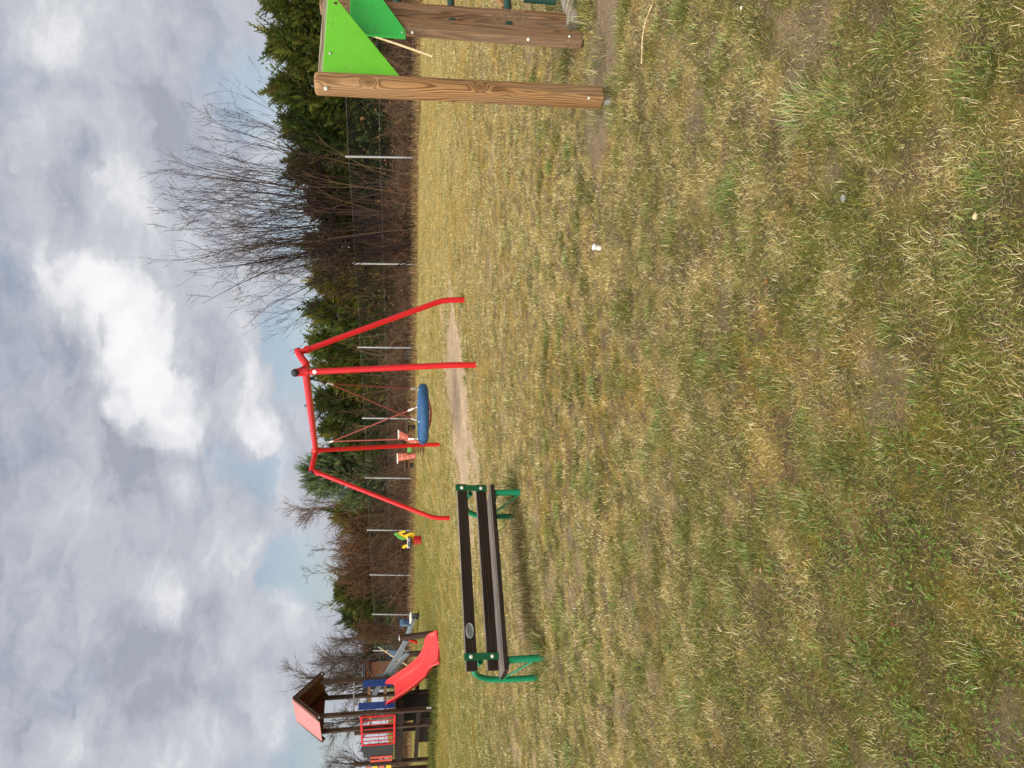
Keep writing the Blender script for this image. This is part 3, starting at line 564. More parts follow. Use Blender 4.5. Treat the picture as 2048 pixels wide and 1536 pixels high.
# ------------------------------------------------------------------ nest swing
Ab, Bb, Cb, Db = G(928, 600), G(952, 730), G(879, 889), G(900, 1036)
mid1 = (Ab + Bb) / 2; mid2 = (Cb + Db) / 2
sw = thing('swing_frame', 'bright red tubular steel swing frame with two splayed leg pairs', 'swing frame', mid1)
Nn = AT(611, 738, 11.55); Ff = AT(631, 897, 15.9); bdv = (Ff - Nn).normalized()
tA, tB, tC, tD = AT(597, 705, 11.95), AT(592, 745, 11.15), AT(628, 901, 16.25), AT(623, 941, 15.55)
MB().tube([Nn - bdv * .02, Ff + bdv * .02], .056, 18).build('beam', M_red, sw)
for tip, end in ((tA, Nn), (tB, Nn), (tC, Ff), (tD, Ff)):
    io = (end - (Ff if end is Nn else Nn)).normalized(); out = (tip - end); flat = Vector((out.x, out.y, 0))
    arm = MB().tube(bez([end - io * .05, end + io * .03 + flat * .25, end + flat * .6 + Vector((0, 0, out.z * .5)), tip, tip + out.normalized() * .05]), .052, 14).build('crossarm', M_red, sw)
    MB().dome(tip + out.normalized() * .045, out, .056, .7).build('end_cap', M_black, arm)
for tip, base in ((tA, Ab), (tB, Bb), (tC, Cb), (tD, Db)):
    d = (base - tip); knee = base + Vector((0, 0, .30)); kin = tip + (knee - tip) * .93
    MB().tube(bez([tip - Vector((0, 0, .02)), tip + (knee - tip) * .45, kin - (knee - tip) * .03, knee + Vector((0, 0, -.03)) + (tip - knee) * .02, base + Vector((0, 0, .05)), base - Vector((0, 0, .12))], 5), .044, 14).build('leg', M_red, sw)
    t = (knee - tip).normalized(); cl_ = MB(); sdv = Vector((0, 0, 1)).cross(t).normalized()
    cl_.tube([tip + t * .10, tip + t * .17], .056, 14); cl_.box(tip + t * .06 + sdv * .05, (.012, .05, .16), (sdv, t.cross(sdv), t)); cl_.box(tip + t * .06 - sdv * .05, (.012, .05, .16), (sdv, t.cross(sdv), t))
    cl_.dome(tip + t * .08 + sdv * .056, sdv, .016, .8); cl_.build('clamp', M_red, sw)
stk = PL(625, 743, (Bb.x, Bb.y), (1, 0)); 
t = (Bb - tB).normalized(); sp = tB + (Bb + Vector((0, 0, .3)) - tB) * .115
MB().dome(sp + Vector((-.006, -.043, .0)), (-.1, -1, .1), .028, .06, 14, 3).build('sticker', M_white, sw)

rc = AT(846, 828, 13.75); RR = .46
nest = thing('nest_swing_seat', 'blue rope wrapped nest swing seat hanging from the red frame on red ropes', 'nest swing', rc)
fd = Vector((bdv.x, bdv.y, 0)).normalized(); fp = Vector((fd.y, -fd.x, 0))
til = .03
def ringp(a, r=RR, z=0.): return rc + (fd * math.cos(a) + fp * math.sin(a)) * r + Vector((0, 0, z + til * math.cos(a) * 0))
MB().loop([ringp(2 * math.pi * i / 48) for i in range(48)], .085, 16).build('ring', M_weave, nest)
bw = MB(); aL = math.radians(-38)
for a0 in (R(-95),):
    bw.tube([ringp(a0 + R(k)) for k in (-5, -2, 2, 5)], .09, 16, False)
bw.build('wrap_band', M_navy, nest)
nm = MB()
for i in range(16):
    a = 2 * math.pi * i / 16
    nm.tube([ringp(a, RR * q, -.15 * (1 - q * q)) for q in (.96, .8, .6, .4, .2, .04)], .008, 5)
for q in (.85, .66, .47, .28): nm.loop([ringp(2 * math.pi * i / 28, RR * q, -.15 * (1 - q * q)) for i in range(28)], .008, 5)
nm.build('net', M_redrope, nest)
hn = Nn + bdv * .42 - Vector((0, 0, .06)); hf = Ff - bdv * .30 - Vector((0, 0, .06))
for hp, angs in ((hn, (math.pi - R(57), math.pi + R(33))), (hf, (R(33), -R(57)))):
    cen = Vector((rc.x, rc.y, hp.z)); dn = (rc + (hp - cen) * .18 - hp).normalized(); bot = hp + dn * .36
    ch = MB(); ch.box(hp + Vector((0, 0, .0)), (.05, .05, .12), None, .008)
    for i in range(7):
        c0 = hp + dn * (.08 + .045 * i); s1 = (fd if i % 2 else fp); ch.loop([c0 + dn * (.03 * math.cos(q)) + s1 * (.017 * math.sin(q)) for q in [2 * math.pi * k / 12 for k in range(12)]], .006, 6)
    ch.build('chain', M_steel if hp is hf else M_black, nest)
    for a in angs:
        e = ringp(a, RR, .085); s0 = bot; v = (e - s0)
        rp = MB().tube([s0 + v * .02, s0 + v * .93], .011, 8).build('rope', M_redrope, nest)
        MB().tube([s0 + v * .90, s0 + v * .96], .017, 8).build('ferrule', M_white, rp)
        hk = MB(); hk.tube([s0 + v * .96, s0 + v * 1.0], .008, 6); hk.dome(e, (0, 0, 1), .022, 1.); hk.build('shackle', M_steel, rp)
    MB().tube([bot - dn * .06, bot + dn * .05], .018, 8).build('splice_sleeve', M_bolt, nest)

# ------------------------------------------------------------------ wooden climbing frame, cut by the picture's edge
q1 = G(1220, 205); d1 = Vector((.90, .37, 0)).normalized(); n1v = Vector((-d1.y, d1.x, 0)); ax1 = (d1, n1v, Vector((0, 0, 1)))
cf = thing('climbing_frame', 'wooden climbing frame with green panels and a rung ladder at the edge of the lawn', 'climbing frame', q1, rz=math.atan2(d1.y, d1.x))
ptop = AT(628, 168, q1.y); pbot = AT(1208, 196, q1.y)
p1 = MB().beam(AT(1207, 196, q1.y), AT(629, 167, q1.y), .112, .112, n1v, .026).build('post', M_wood, cf)
for ix, iy in ((652, 177), (1178, 196)): MB().dome(AT(ix, iy, q1.y - .06) , (-.15, -1, 0), .0125 if ix < 900 else .009, .7).build('bolt_cap', M_bolt, p1)
MB().tube([AT(1232, 205, q1.y + .0), AT(1190, 199, q1.y + .0)], .027, 14).build('metal_foot', M_steel, cf)
o1 = (q1.x + n1v.x * .02, q1.y + n1v.y * .02); 
def P1(ix, iy): return PL(ix, iy, o1, (d1.x, d1.y))
pa = [P1(645, 151), P1(801, 156), P1(676, 3)]; sl = pa[2]; far = sl + d1 * .16
panel = MB().prism([pa[0], pa[1], pa[2], far + Vector((0, 0, -.005)), P1(657, 3) + d1 * .16], n1v, .019, .003).build('panel', M_lime, cf); panel['label'] = 'lime green three cornered panel beside the nearer post'
bt = MB(); bt.dome(P1(661, 109) - n1v * .010, -n1v, .010, .6); bt.build('bolt_cap', M_steel, panel)
MB().dome(P1(671, 9) - n1v * .010, -n1v, .012, .35).build('rusty_bolt', M_rust, panel)
MB().beam(P1(649, 150) + n1v * .05 , P1(661, 2) + d1 * .22 + n1v * .05, .075, .085, (0, 0, 1), .008).build('top_rail', M_rail, cf)
q2y = q1.y + .56
b2 = AT(1163, 80, q2y); t2 = AT(690, 44, q2y)
p2 = MB().beam(b2, t2, .112, .075, n1v, .012).build('post', M_wood2, cf)
for ix, iy, r in ((825, 65, .011), (1057, 79, .013), (1139, 73, .009)): MB().dome(AT(ix, iy, q2y - .045), (-.1, -1, 0), r, .7).build('bolt_cap', M_bolt, p2)
MB().tube([AT(1190, 79, q2y), AT(1150, 78, q2y)], .026, 14).build('metal_foot', M_steel, cf)
q3y = q2y + .13
p3 = MB().beam(AT(1158, 44, q3y), AT(640, 13, q3y), .075, .095, n1v, .012).build('post', M_wood2, cf)
o2 = (b2.x - n1v.x * .055, b2.y - n1v.y * .055)
def P2(ix, iy): return PL(ix, iy, o2, (d1.x, d1.y))
zt = P2(700, 70)
pn2 = MB().prism([P2(700, 68), P2(811, 77), P2(811, 63), P2(765, 0), P2(765, 0) + d1 * .05 + Vector((0, 0, .05)), P2(700, 0) + d1 * .06], n1v, .019, .003).build('panel', M_leaf, cf); pn2['label'] = 'deeper green scratched panel on the second post'
MB().dome(P2(805, 67) - n1v * .010, -n1v, .009, .6).build('bolt_cap', M_steel, pn2)
for ix, iy in ((795, 33), (903, 32), (1017, 38)):
    a = AT(ix, iy, q3y + .02); MB().tube([a - d1 * .05, a + d1 * .98], .026, 12).build('rung', M_rung, cf)
a = AT(1085, 2, q3y + .05)
MB().box(a + d1 * .36 + Vector((0, 0, .02)), (.76, .03, .24), ax1, .005).build('kick_plate', M_rung, cf)
st2 = AT(1000, 0, q3y + .02) + d1 * .70
MB().beam(Vector((st2.x + .15, st2.y + .05, gzf(st2.x, st2.y) + .0)), Vector((st2.x + .15, st2.y + .05, 1.75)), .1, .1, n1v, .012).build('post', M_wood2, cf)
MB().beam(AT(1015, 14, q3y + .35), AT(985, 14, q3y + .35) + d1 * .6 + Vector((0, 0, .15)), .05, .09, (0, 0, 1), .006).build('brace', M_wood, cf)
lg0 = AT(1150, 52, q3y - .06); lg1 = AT(1128, -14, q3y + .10) + d1 * .3
MB().tube([lg0, lg0.lerp(lg1, .5), lg1], [.058, .062, .06], 14).build('edging_log', M_log, base=lg0)
tag(bpy.data.objects['edging_log'], 'grey weathered round log lying behind the second wooden post', 'log')

# pale peeled sticks leaning in the growth
def stick(ix0, iy0, Y0, ix1, iy1, Y1, r, label):
    a, b = AT(ix0, iy0, Y0), AT(ix1, iy1, Y1); m = a.lerp(b, .5) + Vector((.01, 0, .02))
    tag(MB().tube([a, m, b], [r, r * .9, r * .7], 8).build('leaning_stick', M_pale, base=a), label, 'stick')
stick(866, 113, 13.0, 728, 66, 13.6, .022, 'pale peeled stick leaning beyond the lime green panel')
stick(815, 1331, 27.5, 757, 1294, 28.5, .026, 'pale stick propped up behind the play tower ramp')

# ------------------------------------------------------------------ play tower
def V2(x, y): return Vector((x, y, 0))
T1, T4 = V2(-8.81, 20.96), V2(-9.51, 21.63); T2 = T1 + V2(.62, .72); T3 = T4 + V2(.62, .72); T5 = T1 + (T4 - T1) * 3.62; T6 = T5 + V2(.62, .72)
ef = (T2 - T1).normalized(); el = (T4 - T1).normalized(); zg = gzf(T1.x, T1.y); DECK = 1.34
tw = thing('play_tower', 'brown wooden play tower with faded red pitched roof and a red slide', 'play tower', Vector((T1.x, T1.y, zg)), rz=math.atan2(ef.y, ef.x))
axt = (ef, el, Vector((0, 0, 1)))
for p, top in ((T1, 3.36), (T2, 3.36), (T3, 3.36), (T4, 3.36), (T5, 2.56), (T6, 2.56)):
    po = MB().box(Vector((p.x, p.y, (top + gzf(p.x, p.y) - .06) / 2)), (.11, .11, top - gzf(p.x, p.y) + .06), axt, .012).build('post', M_tower, tw)
    if p is T1: MB().box(Vector((p.x, p.y, zg + .17)) - el * .0565, (.055, .004, .13), axt).build('label_plate', M_white, po)
dk = MB(); L = (T5 - T1).length; cdk = (T1 + T6) / 2
for i in range(9):
    t = (i + .5) / 9; dk.box(Vector((T1.x, T1.y, DECK - .02)) + ef * ((T2 - T1).length * t) + el * (L / 2), ((T2 - T1).length / 9 - .012, L - .02, .035), axt, .003)
dk.build('deck', M_towerb, tw)
for p, q in ((T1, T5), (T2, T6)):
    MB().beam(Vector((p.x, p.y, DECK - .13)) + el * .06 , Vector((q.x, q.y, DECK - .13)) - el * .06, .05, .18, (0, 0, 1), .006).build('deck_beam', M_towerb, tw)
    MB().beam(Vector((p.x, p.y, .72)) + el * .06, Vector((q.x, q.y, .72)) - el * .06, .05, .12, (0, 0, 1), .006).build('lower_rail', M_towerb, tw)
MB().beam(Vector((T1.x, T1.y, DECK - .13)) + ef * .06, Vector((T2.x, T2.y, DECK - .13)) - ef * .06, .05, .18, (0, 0, 1), .006).build('deck_beam', M_towerb, tw)
MB().box(Vector((T4.x, T4.y, .50)) + el * .95 + ef * .25, (.03, 1.75, .40), axt, .004).build('under_deck_panel', M_towerb, tw)
MB().box(Vector((T4.x, T4.y, .80)) + el * .9 + ef * .9, (.03, 1.7, .95), axt, .004).build('under_deck_panel', M_towerb, tw)
# roof: ridge runs back from the slide side
apz, evz = 4.04, 3.30; fr = -el * .17; dep = 1.42
ap = (T1 + T2) / 2 + Vector((0, 0, apz)); hw = .64
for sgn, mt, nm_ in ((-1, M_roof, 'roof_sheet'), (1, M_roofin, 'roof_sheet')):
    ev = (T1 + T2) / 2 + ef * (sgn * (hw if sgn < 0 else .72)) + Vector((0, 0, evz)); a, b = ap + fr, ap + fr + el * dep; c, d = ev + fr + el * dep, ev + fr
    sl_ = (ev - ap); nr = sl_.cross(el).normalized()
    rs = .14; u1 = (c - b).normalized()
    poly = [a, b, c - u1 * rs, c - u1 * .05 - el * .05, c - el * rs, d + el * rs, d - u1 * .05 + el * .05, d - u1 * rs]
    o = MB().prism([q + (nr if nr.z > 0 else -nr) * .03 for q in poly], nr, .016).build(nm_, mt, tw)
    bb = MB().beam(ap + fr * .75 - Vector((0, 0, .04)) + sl_ * .0, ev + fr * .75 + Vector((0, 0, -.02)) - sl_ * .03, .04, .14, nr if nr.z > 0 else -nr, .01)
    bbo = bb.build('barge_board', M_tower, tw); MB().dome(ap.lerp(ev, .9) + fr * .95 - Vector((0, 0, .04)), -el, .02, .6).build('bolt_cap', M_bolt, bbo)
    MB().beam(ap + el * (dep - .22) - Vector((0, 0, .04)), ev + el * (dep - .22) + Vector((0, 0, -.02)), .04, .14, nr if nr.z > 0 else -nr, .01).build('barge_board', M_tower, tw)
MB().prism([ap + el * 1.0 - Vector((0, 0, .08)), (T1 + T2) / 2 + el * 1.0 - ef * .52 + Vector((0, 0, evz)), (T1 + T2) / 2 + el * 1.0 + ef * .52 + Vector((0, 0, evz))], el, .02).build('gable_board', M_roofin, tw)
# blue side panels at the slide, bar above
for a0, a1, z0, z1 in ((.06, .26, DECK + .02, 2.33), (.70, .90, DECK + .06, 2.22)):
    pn = MB().box(T1 + ef * ((a0 + a1) / 2) - el * .075 + Vector((0, 0, (z0 + z1) / 2)), (a1 - a0, .02, z1 - z0), axt, .012).build('side_panel', M_blue, tw)
    for t in (.16, .5, .84): MB().dome(T1 + ef * ((a0 + a1) / 2) - el * .086 + Vector((0, 0, z0 + (z1 - z0) * t)), -el, .022, .5).build('bolt_cap', M_blue, pn)
MB().tube([T1 + ef * .05 + Vector((0, 0, 2.46)), T2 - ef * .05 + Vector((0, 0, 2.46))], .022, 10).build('grab_bar', M_steel, tw)
# red barred railing along the left side, then the charcoal panel
r0, r1 = .05, 1.92; rz0, rz1 = DECK + .03, 2.26; off = -ef * .085
rlo = MB().beam(T1 + el * r0 + off + Vector((0, 0, rz1)), T1 + el * r1 + off + Vector((0, 0, rz1)), .035, .055, (0, 0, 1), .005).build('railing', M_red, tw)
MB().beam(T1 + el * r0 + off + Vector((0, 0, rz0)), T1 + el * r1 + off + Vector((0, 0, rz0)), .035, .055, (0, 0, 1), .005).build('bottom_rail', M_red, rlo)
for i in range(8):
    t = r0 + (r1 - r0) * i / 7; MB().tube([T1 + el * t + off + Vector((0, 0, rz0)), T1 + el * t + off + Vector((0, 0, rz1))], .014 if 0 < i < 7 else .026, 8).build('railing_bar', M_red, rlo)
cp0 = T1 + el * 1.93 - ef * .06; cp1 = T1 + el * 3.0 - ef * .06; zb, ztop = DECK + .05, 2.28
MB().prism([cp0 + Vector((0, 0, zb)), cp1 + Vector((0, 0, zb)), cp1 + Vector((0, 0, ztop - .15)), cp1 - el * .25 + Vector((0, 0, ztop - .06)), cp1 - el * .5 + Vector((0, 0, ztop - .02)), cp0 + el * .32 + Vector((0, 0, ztop + .05)), cp0 + el * .1 + Vector((0, 0, ztop)), cp0 + Vector((0, 0, ztop - .14))], ef, .022, .004).build('side_panel', M_char, tw)
for i, (a, mt) in enumerate(((2.86, M_salmon), (3.12, M_salmon), (3.36, M_towerb))):
    MB().box(T1 + el * a - ef * .085 + Vector((0, 0, (zb + ztop - .3) / 2 + .05)), (.02, .15 if i < 2 else .2, ztop - zb - .25), axt, .006).build('upright_board', mt, tw)
for i, a in enumerate((.35, .62)):                   # boards of the far side seen through
    MB().box(T2 + el * a + ef * .05 + Vector((0, 0, 1.85)), (.02, .16, .72), axt, .005).build('upright_board', M_salmon if i == 0 else M_char, tw)
for z in (1.62, 2.06): MB().beam(T2 + el * .05 + Vector((0, 0, z)), T3 + el * 1.6 + Vector((0, 0, z)), .04, .09, (0, 0, 1), .005).build('back_rail', M_seatw, tw)
ab = T5 + el * .1 - ef * .06
for i in range(4):
    MB().box(ab + el * (.18 + .0 * i) + Vector((0, 0, 1.52 + .2 * i)), (.03, .40, .15), axt, .01).build('counting_board', M_yellow if i < 1 else M_orange if i % 2 else M_yellow, tw)
T7 = T5 + el * .62; MB().box(Vector((T7.x, T7.y, 1.3)), (.11, .11, 2.2), axt, .012).build('post', M_tower, tw)
# slide
s0 = (T1 + T2) / 2 - el * .06 + Vector((0, 0, DECK + .02)); sd = Vector((.66, -.75, 0)).normalized(); sn = Vector((-sd.y, sd.x, 0)); SL = 3.0
prof = [(0, 0, .26), (.12, -.005, .26), (.30, -.08, .25), (.6, -.27, .24), (1.0, -.50, .23), (1.4, -.69, .22), (1.75, -.80, .19), (2.1, -.86, .15), (2.5, -.90, .17), (2.8, -.955, .16), (2.95, -1.01, .08), (3.0, -1.04, .01)]
xs = np.linspace(0, 3.0, 40); zs = np.interp(xs, [p[0] for p in prof], [p[1] for p in prof]); hs_ = np.interp(xs, [p[0] for p in prof], [p[2] for p in prof])
for _ in range(2): zs[1:-1] = (zs[:-2] + 2 * zs[1:-1] + zs[2:]) / 4; hs_[1:-1] = (hs_[:-2] + 2 * hs_[1:-1] + hs_[2:]) / 4
vs = []; fs = []; W2 = .27
for x, z, h in zip(xs, zs, hs_):
    fl = 1 + .38 * sstep(1.5, 2.7, x)
    sec = [(-W2 - .045, h - .03), (-W2 - .04, h), (-W2 - .012, h + .006), (-W2, h - .01), (-W2 + .02, .05), (-W2 + .07, .008), (0, 0), (W2 - .07, .008), (W2 - .02, .05), (W2, h - .01), (W2 + .012, h + .006), (W2 + .04, h), (W2 + .045, h - .03),
           (W2 + .022, h - .03), (W2 + .0, .04), (W2 - .06, -.018), (0, -.024), (-W2 + .06, -.018), (-W2, .04), (-W2 - .022, h - .03)]
    vs += [s0 + sd * float(x) + sn * float(a * fl) + Vector((0, 0, float(z + b))) for a, b in sec]
k = 20
for i in range(len(xs) - 1):
    for j in range(k): fs.append((i * k + j, i * k + (j + 1) % k, (i + 1) * k + (j + 1) % k, (i + 1) * k + j))
mb = MB(); mb.add(vs, fs, True); mb.add(vs[:k], [tuple(range(k))[::-1]]); mb.add(vs[-k:], [tuple(range(k))]); mb.build('slide', M_slide, tw)
# ramp with grey side boards and its posts
MB().beam(AT(748, 1390, 22.3), AT(813, 1281, 21.0), .04, .14, (0, 0, 1), .01).build('ramp_board', M_greypl, tw)
MB().beam(AT(783, 1345, 21.75), AT(816, 1306, 21.0), .04, .13, (0, 0, 1), .01).build('ramp_board', M_greypl, tw)
lp = G(867, 1267); lt = AT(799, 1276, lp.y)
po = MB().tube([Vector((lp.x, lp.y, lp.z - .05)), lt], [.082, .082], 16).build('round_post', M_tower, tw)
MB().dome(lt, (0, 0, 1), .084, .3).build('post_cap', M_steel, po)
l2 = AT(817, 1308, 21.1); MB().tube([Vector((l2.x, l2.y, gzf(l2.x, l2.y) - .05)), l2], .075, 14).build('round_post', M_tower, tw)

# ------------------------------------------------------------------ seesaw beyond
sp_ = G(835, 1275); lo_, hi_ = AT(829, 1233, sp_.y - 1.5), AT(797, 1318, sp_.y + 1.2)
see = thing('seesaw', 'grey plank seesaw with blue grips, its low end right of the slide', 'seesaw', sp_)
MB().beam(lo_, hi_, .16, .12, (0, 0, 1), .01).build('plank', M_greypl, see)
mid = lo_.lerp(hi_, .5); pd = (hi_ - lo_); pd.z = 0; pd.normalize(); px_ = Vector((-pd.y, pd.x, 0))
for sgn in (-1, 1): MB().beam(Vector((mid.x, mid.y, mid.z - .06)) + pd * .05 * sgn, Vector((mid.x, mid.y, gzf(mid.x, mid.y) - .03)) + pd * .42 * sgn, .12, .07, px_, .006).build('stand', M_red, see)
for e, o in ((lo_, hi_), (hi_, lo_)):
    u = (o - e).normalized(); w = u.cross(px_).normalized(); w = w if w.z > 0 else -w
    MB().box(e + u * .10 + w * .11, (.34, .30, .06), (u, px_, w), .02).build('seat', M_bolt if e is lo_ else M_white, see)
    g = MB().box(e + u * .52 + w * .24, (.05, .24, .36), (u, px_, w), .02).build('grip_panel', M_bluegrey, see)
    MB().tube([e + u * .52 + w * .42 - px_ * .2, e + u * .52 + w * .42 + px_ * .2], .02, 8).build('handle', M_navy, g)
    MB().box(e + u * .40 + w * .22, (.18, .12, .26), (u, px_, w), .03).build('grip_body', M_navy, see)
ty = MB(); tc0 = Vector((lo_.x, lo_.y, gzf(lo_.x, lo_.y) + .10)); ty.loop([tc0 + px_ * (0) + pd * (.14 * math.cos(2 * math.pi * i / 20)) + Vector((0, 0, .14 * math.sin(2 * math.pi * i / 20))) for i in range(20)], .055, 8); ty.build('bumper_tyre', M_black, see)

# ------------------------------------------------------------------ spring rider: yellow animal with a green mane, seen from the side
rb_ = G(843, 1080); K = rb_.y / FPX
def RD(ix, iy, dy=0.): return AT(ix, iy, rb_.y) + Vector((0, dy, 0))
rid = thing('spring_rider', 'yellow spring rider with a green mane on a red coil spring by the fence', 'spring rider', rb_)
cz = AT(826, 1081, rb_.y); hgt = cz.z - rb_.z
MB().tube([Vector((rb_.x + .125 * math.cos(t), rb_.y + .125 * math.sin(t), rb_.z + hgt * t / (2 * math.pi * 5.5))) for t in np.linspace(0, 2 * math.pi * 5.5, 110)], .017, 8).build('spring', M_red, rid)
def flat(pts, th, mt, nm, dy=0.): return MB().prism([RD(a, b, dy) for a, b in pts], (0, 1, 0), th, .008).build(nm, mt, rid)
C3 = lambda x, y: (760 + x * .0586, 1030 + y * .0586)
flat([C3(*q) for q in ((1170, 760), (1185, 640), (1120, 590), (1030, 600), (940, 640), (830, 680), (740, 650), (790, 610), (860, 600), (880, 560), (830, 520), (760, 530), (660, 580), (560, 610), (530, 660), (600, 700), (720, 740), (820, 790), (900, 830), (960, 860), (1000, 950), (1010, 1040), (1100, 1040), (1120, 900), (1160, 820))], .05, M_yellow, 'body')
flat([C3(*q) for q in ((930, 1000), (860, 1010), (790, 1040), (750, 1090), (770, 1135), (830, 1140), (870, 1110), (920, 1090), (1000, 1090), (1070, 1070), (1085, 1020), (1060, 1010), (1030, 1050))], .05, M_yellow, 'tail')
for dy in (-.033, .033): flat([C3(*q) for q in ((480, 650), (560, 600), (620, 620), (640, 680), (720, 710), (800, 770), (880, 800), (870, 830), (780, 845), (680, 825), (590, 770), (545, 700), (490, 690))], .02, M_mane, 'mane', dy)
MB().tube([RD(817, 1074.5, -.16), RD(817, 1074.5, .16)], .03, 10).build('handle', M_black, rid)
MB().box(RD(817.5, 1085), (.22, .22, .04), None, .012).build('seat', M_black, rid)
MB().tube([RD(820, 1074, -.14), RD(820, 1093, -.14)], .045, 10).build('foot_rest', M_navy, rid)
for iy in (1075, 1079, 1092): MB().dome(RD(818, iy, -.19), (0, -1, 0), .022, .8).build('bolt_cap', M_bolt, rid)
MB().beam(RD(815, 1073, -.06), RD(815, 1096, -.06), .06, .02, (0, 0, 1)).build('seat_edge', M_white, rid)

# ------------------------------------------------------------------ four seat spring rocker behind the nest swing
kb = G(848, 897)
C6 = lambda x, y: (740 + x * .1432, 740 + y * .1432)
def KK(ix, iy, dy=0.): return AT(ix, iy, kb.y) + Vector((0, dy, 0))
rk = thing('spring_rocker', 'four seat spring rocker with orange red side boards and brown seats behind the nest swing', 'spring rocker', kb)
for dx, dy in ((-.12, .1), (.12, .1), (0, -.12)):
    h = KK(823, 897).z - kb.z
    MB().tube([Vector((kb.x + dx + .06 * math.cos(t), kb.y + dy + .06 * math.sin(t), kb.z + h * t / (2 * math.pi * 5))) for t in np.linspace(0, 2 * math.pi * 5, 80)], .013, 7).build('spring', M_pale if dx else M_seatw, rk)
MB().beam(KK(*C6(560, 790)), KK(*C6(530, 1370)), .11, .09, (0, 0, 1), .008).build('cross_beam', M_seatw, rk)
MB().box(KK(*C6(555, 1110), -.08), (.14, .06, .12), None, .02).build('hub_cover', M_mane, rk)
for (x0, y0, x1, y1) in ((400, 905, 670, 1020), (385, 1235, 640, 1190)):
    for dy in (-.17, .17):
        a, b = KK(*C6(x0, y0), dy), KK(*C6(x1, y1), dy); a += Vector((.05 if dy > 0 else 0, 0, 0)); bd_ = MB().beam(a, b, .03, .13, (1, 0, 0), .012).build('side_board', M_orange, rk)
        [MB().dome(a.lerp(b, t) + Vector((0, -.018, 0)), (0, -1, 0), .018, .7).build('bolt_cap', M_bolt, bd_) for t in (.25, .55, .85)]
    a = KK(*C6(x0, y0)); MB().tube([a + Vector((-.13, -.17, 0)), a + Vector((.13, -.17, 0))], .018, 8).build('handle', M_bolt, rk)
    MB().tube([a + Vector((-.13, .17, 0)), a + Vector((.13, .17, 0))], .018, 8).build('handle', M_bolt, rk)
for y in (800, 1330):
    s_ = KK(*C6(535 if y < 1000 else 505, y)); MB().box(s_ + Vector((0, 0, .03)), (.30, .34, .05), None, .012).build('seat', M_tower, rk); MB().box(s_ + Vector((0, 0, -.10)), (.12, .1, .2), None, .02).build('seat_support', M_black, rk)

# ------------------------------------------------------------------ litter on the grass
p = G(1202, 496); mb = MB(); mb.tube([p + Vector((0, 0, .005)), p + Vector((.004, -.004, .05))], [.018, .016], 14); mb.dome(p + Vector((.004, -.004, .05)), (.1, -.1, 1), .022, .5)
tag(mb.build('plastic_cap', M_white, base=p), 'small white plastic cap standing in the dry grass', 'cap')
def chip(ix, iy, r, mt, name, label, cat, sq=.6, seed=1):
    p = G(ix, iy); rr = random.Random(seed); bm = bmesh.new(); bmesh.ops.create_icosphere(bm, subdivisions=2, radius=1)
    for v in bm.verts: v.co *= 1 + rr.uniform(-.16, .16)
    bm.verts.index_update(); mb = MB(); mb.add([p + Vector((v.co.x * r[0], v.co.y * r[1], .008 + (v.co.z + .7) * r[2])) for v in bm.verts], [[v.index for v in f.verts] for f in bm.faces]); bm.free()
    tag(mb.build(name, mt, base=p), label, cat)
chip(1694, 397, (.013, .012, .007), M_stone, 'stone', 'small flat grey stone in the nearest grass', 'stone', seed=3)
chip(1958, 433, (.009, .008, .005), M_pale, 'stone', 'tiny cream coloured stone at the near edge of the lawn', 'stone', seed=5)
chip(1488, 16, (.008, .007, .005), M_bolt, 'stone', 'tiny whitish pebble in the grass before the climbing frame', 'stone', seed=8)
for ix, iy, dx, dy, lab in ((1430, 630, .02, .055, 'short pale twig lying in the middle of the lawn'), (1449, 1255, .025, .028, 'shorter bleached twig lying on the lawn in front of the bench')):
    p = G(ix, iy); a = p + Vector((-dx / 2, -dy / 2, .022)); b = p + Vector((dx / 2, dy / 2, .03)); tag(MB().tube([a, a.lerp(b, .5) + Vector((.001, 0, .003)), b], [.0036, .004, .0025], 8).build('twig', M_pale, base=p), lab, 'twig')
p0 = G(1290, 130); a, b, c = G(1312, 8) , G(1296, 60), G(1290, 128)
tag(MB().tube(bez([a + Vector((0, 0, .02)), b + Vector((0, 0, .025)), c + Vector((0, 0, .02))]), .0042, 8).build('twig', M_pale, base=p0), 'long thin straw coloured stalk lying before the climbing frame', 'stalk')
#PART4
# ------------------------------------------------------------------ wire fence along the far side
fpx = [(831, 324, 692, 318), (832, 533, 706, 529), (833, 697, 716, 694), (827, 836, 725, 834), (826, 953, 730, 952), (826, 1055, 735, 1056), (825, 1143, 740, 1144), (823, 1220, 745, 1223)]
fpt = [G(a, b) for a, b, _, _ in fpx]; A_ = np.array([[p.x, 1] for p in fpt]); fy = np.linalg.lstsq(A_, np.array([p.y for p in fpt]), rcond=None)[0]
def fence_y(x): return float(fy[0] * x + fy[1])
def on_fence(iy):                                      # the fence line at one bearing
    u = (768 - iy) / FPX / CP; x = fy[1] * u / (1 - fy[0] * u) * (1 / 1.0); return x, fence_y(x)
fx0, fy0 = on_fence(324); fen = thing('wire_fence', 'see-through wire mesh fence on thin galvanised posts along the thicket', 'fence', (fx0, fy0, gzf(fx0, fy0)))
posts = []
for (ix0, iy0, ix1, iy1) in fpx:
    x, y = on_fence(iy0); b = Vector((x, y, gzf(x, y) - .1)); t = AT(ix1, iy1, y); t.x = x + (t.x - x) * .5; posts.append((b, t))
dxs = [posts[i + 1][0] - posts[i][0] for i in range(len(posts) - 1)]
posts.insert(0, (posts[0][0] - dxs[0], posts[0][1] - dxs[0] + Vector((0, 0, .05)))); posts.append((posts[-1][0] + dxs[-1], posts[-1][1] + dxs[-1]))
for b, t in posts:
    po = MB().tube([b, t], .031, 10).build('fence_post', M_steel, fen); MB().dome(t, (0, 0, 1), .032, .5).build('post_cap', M_steel, po)
wm = MB()
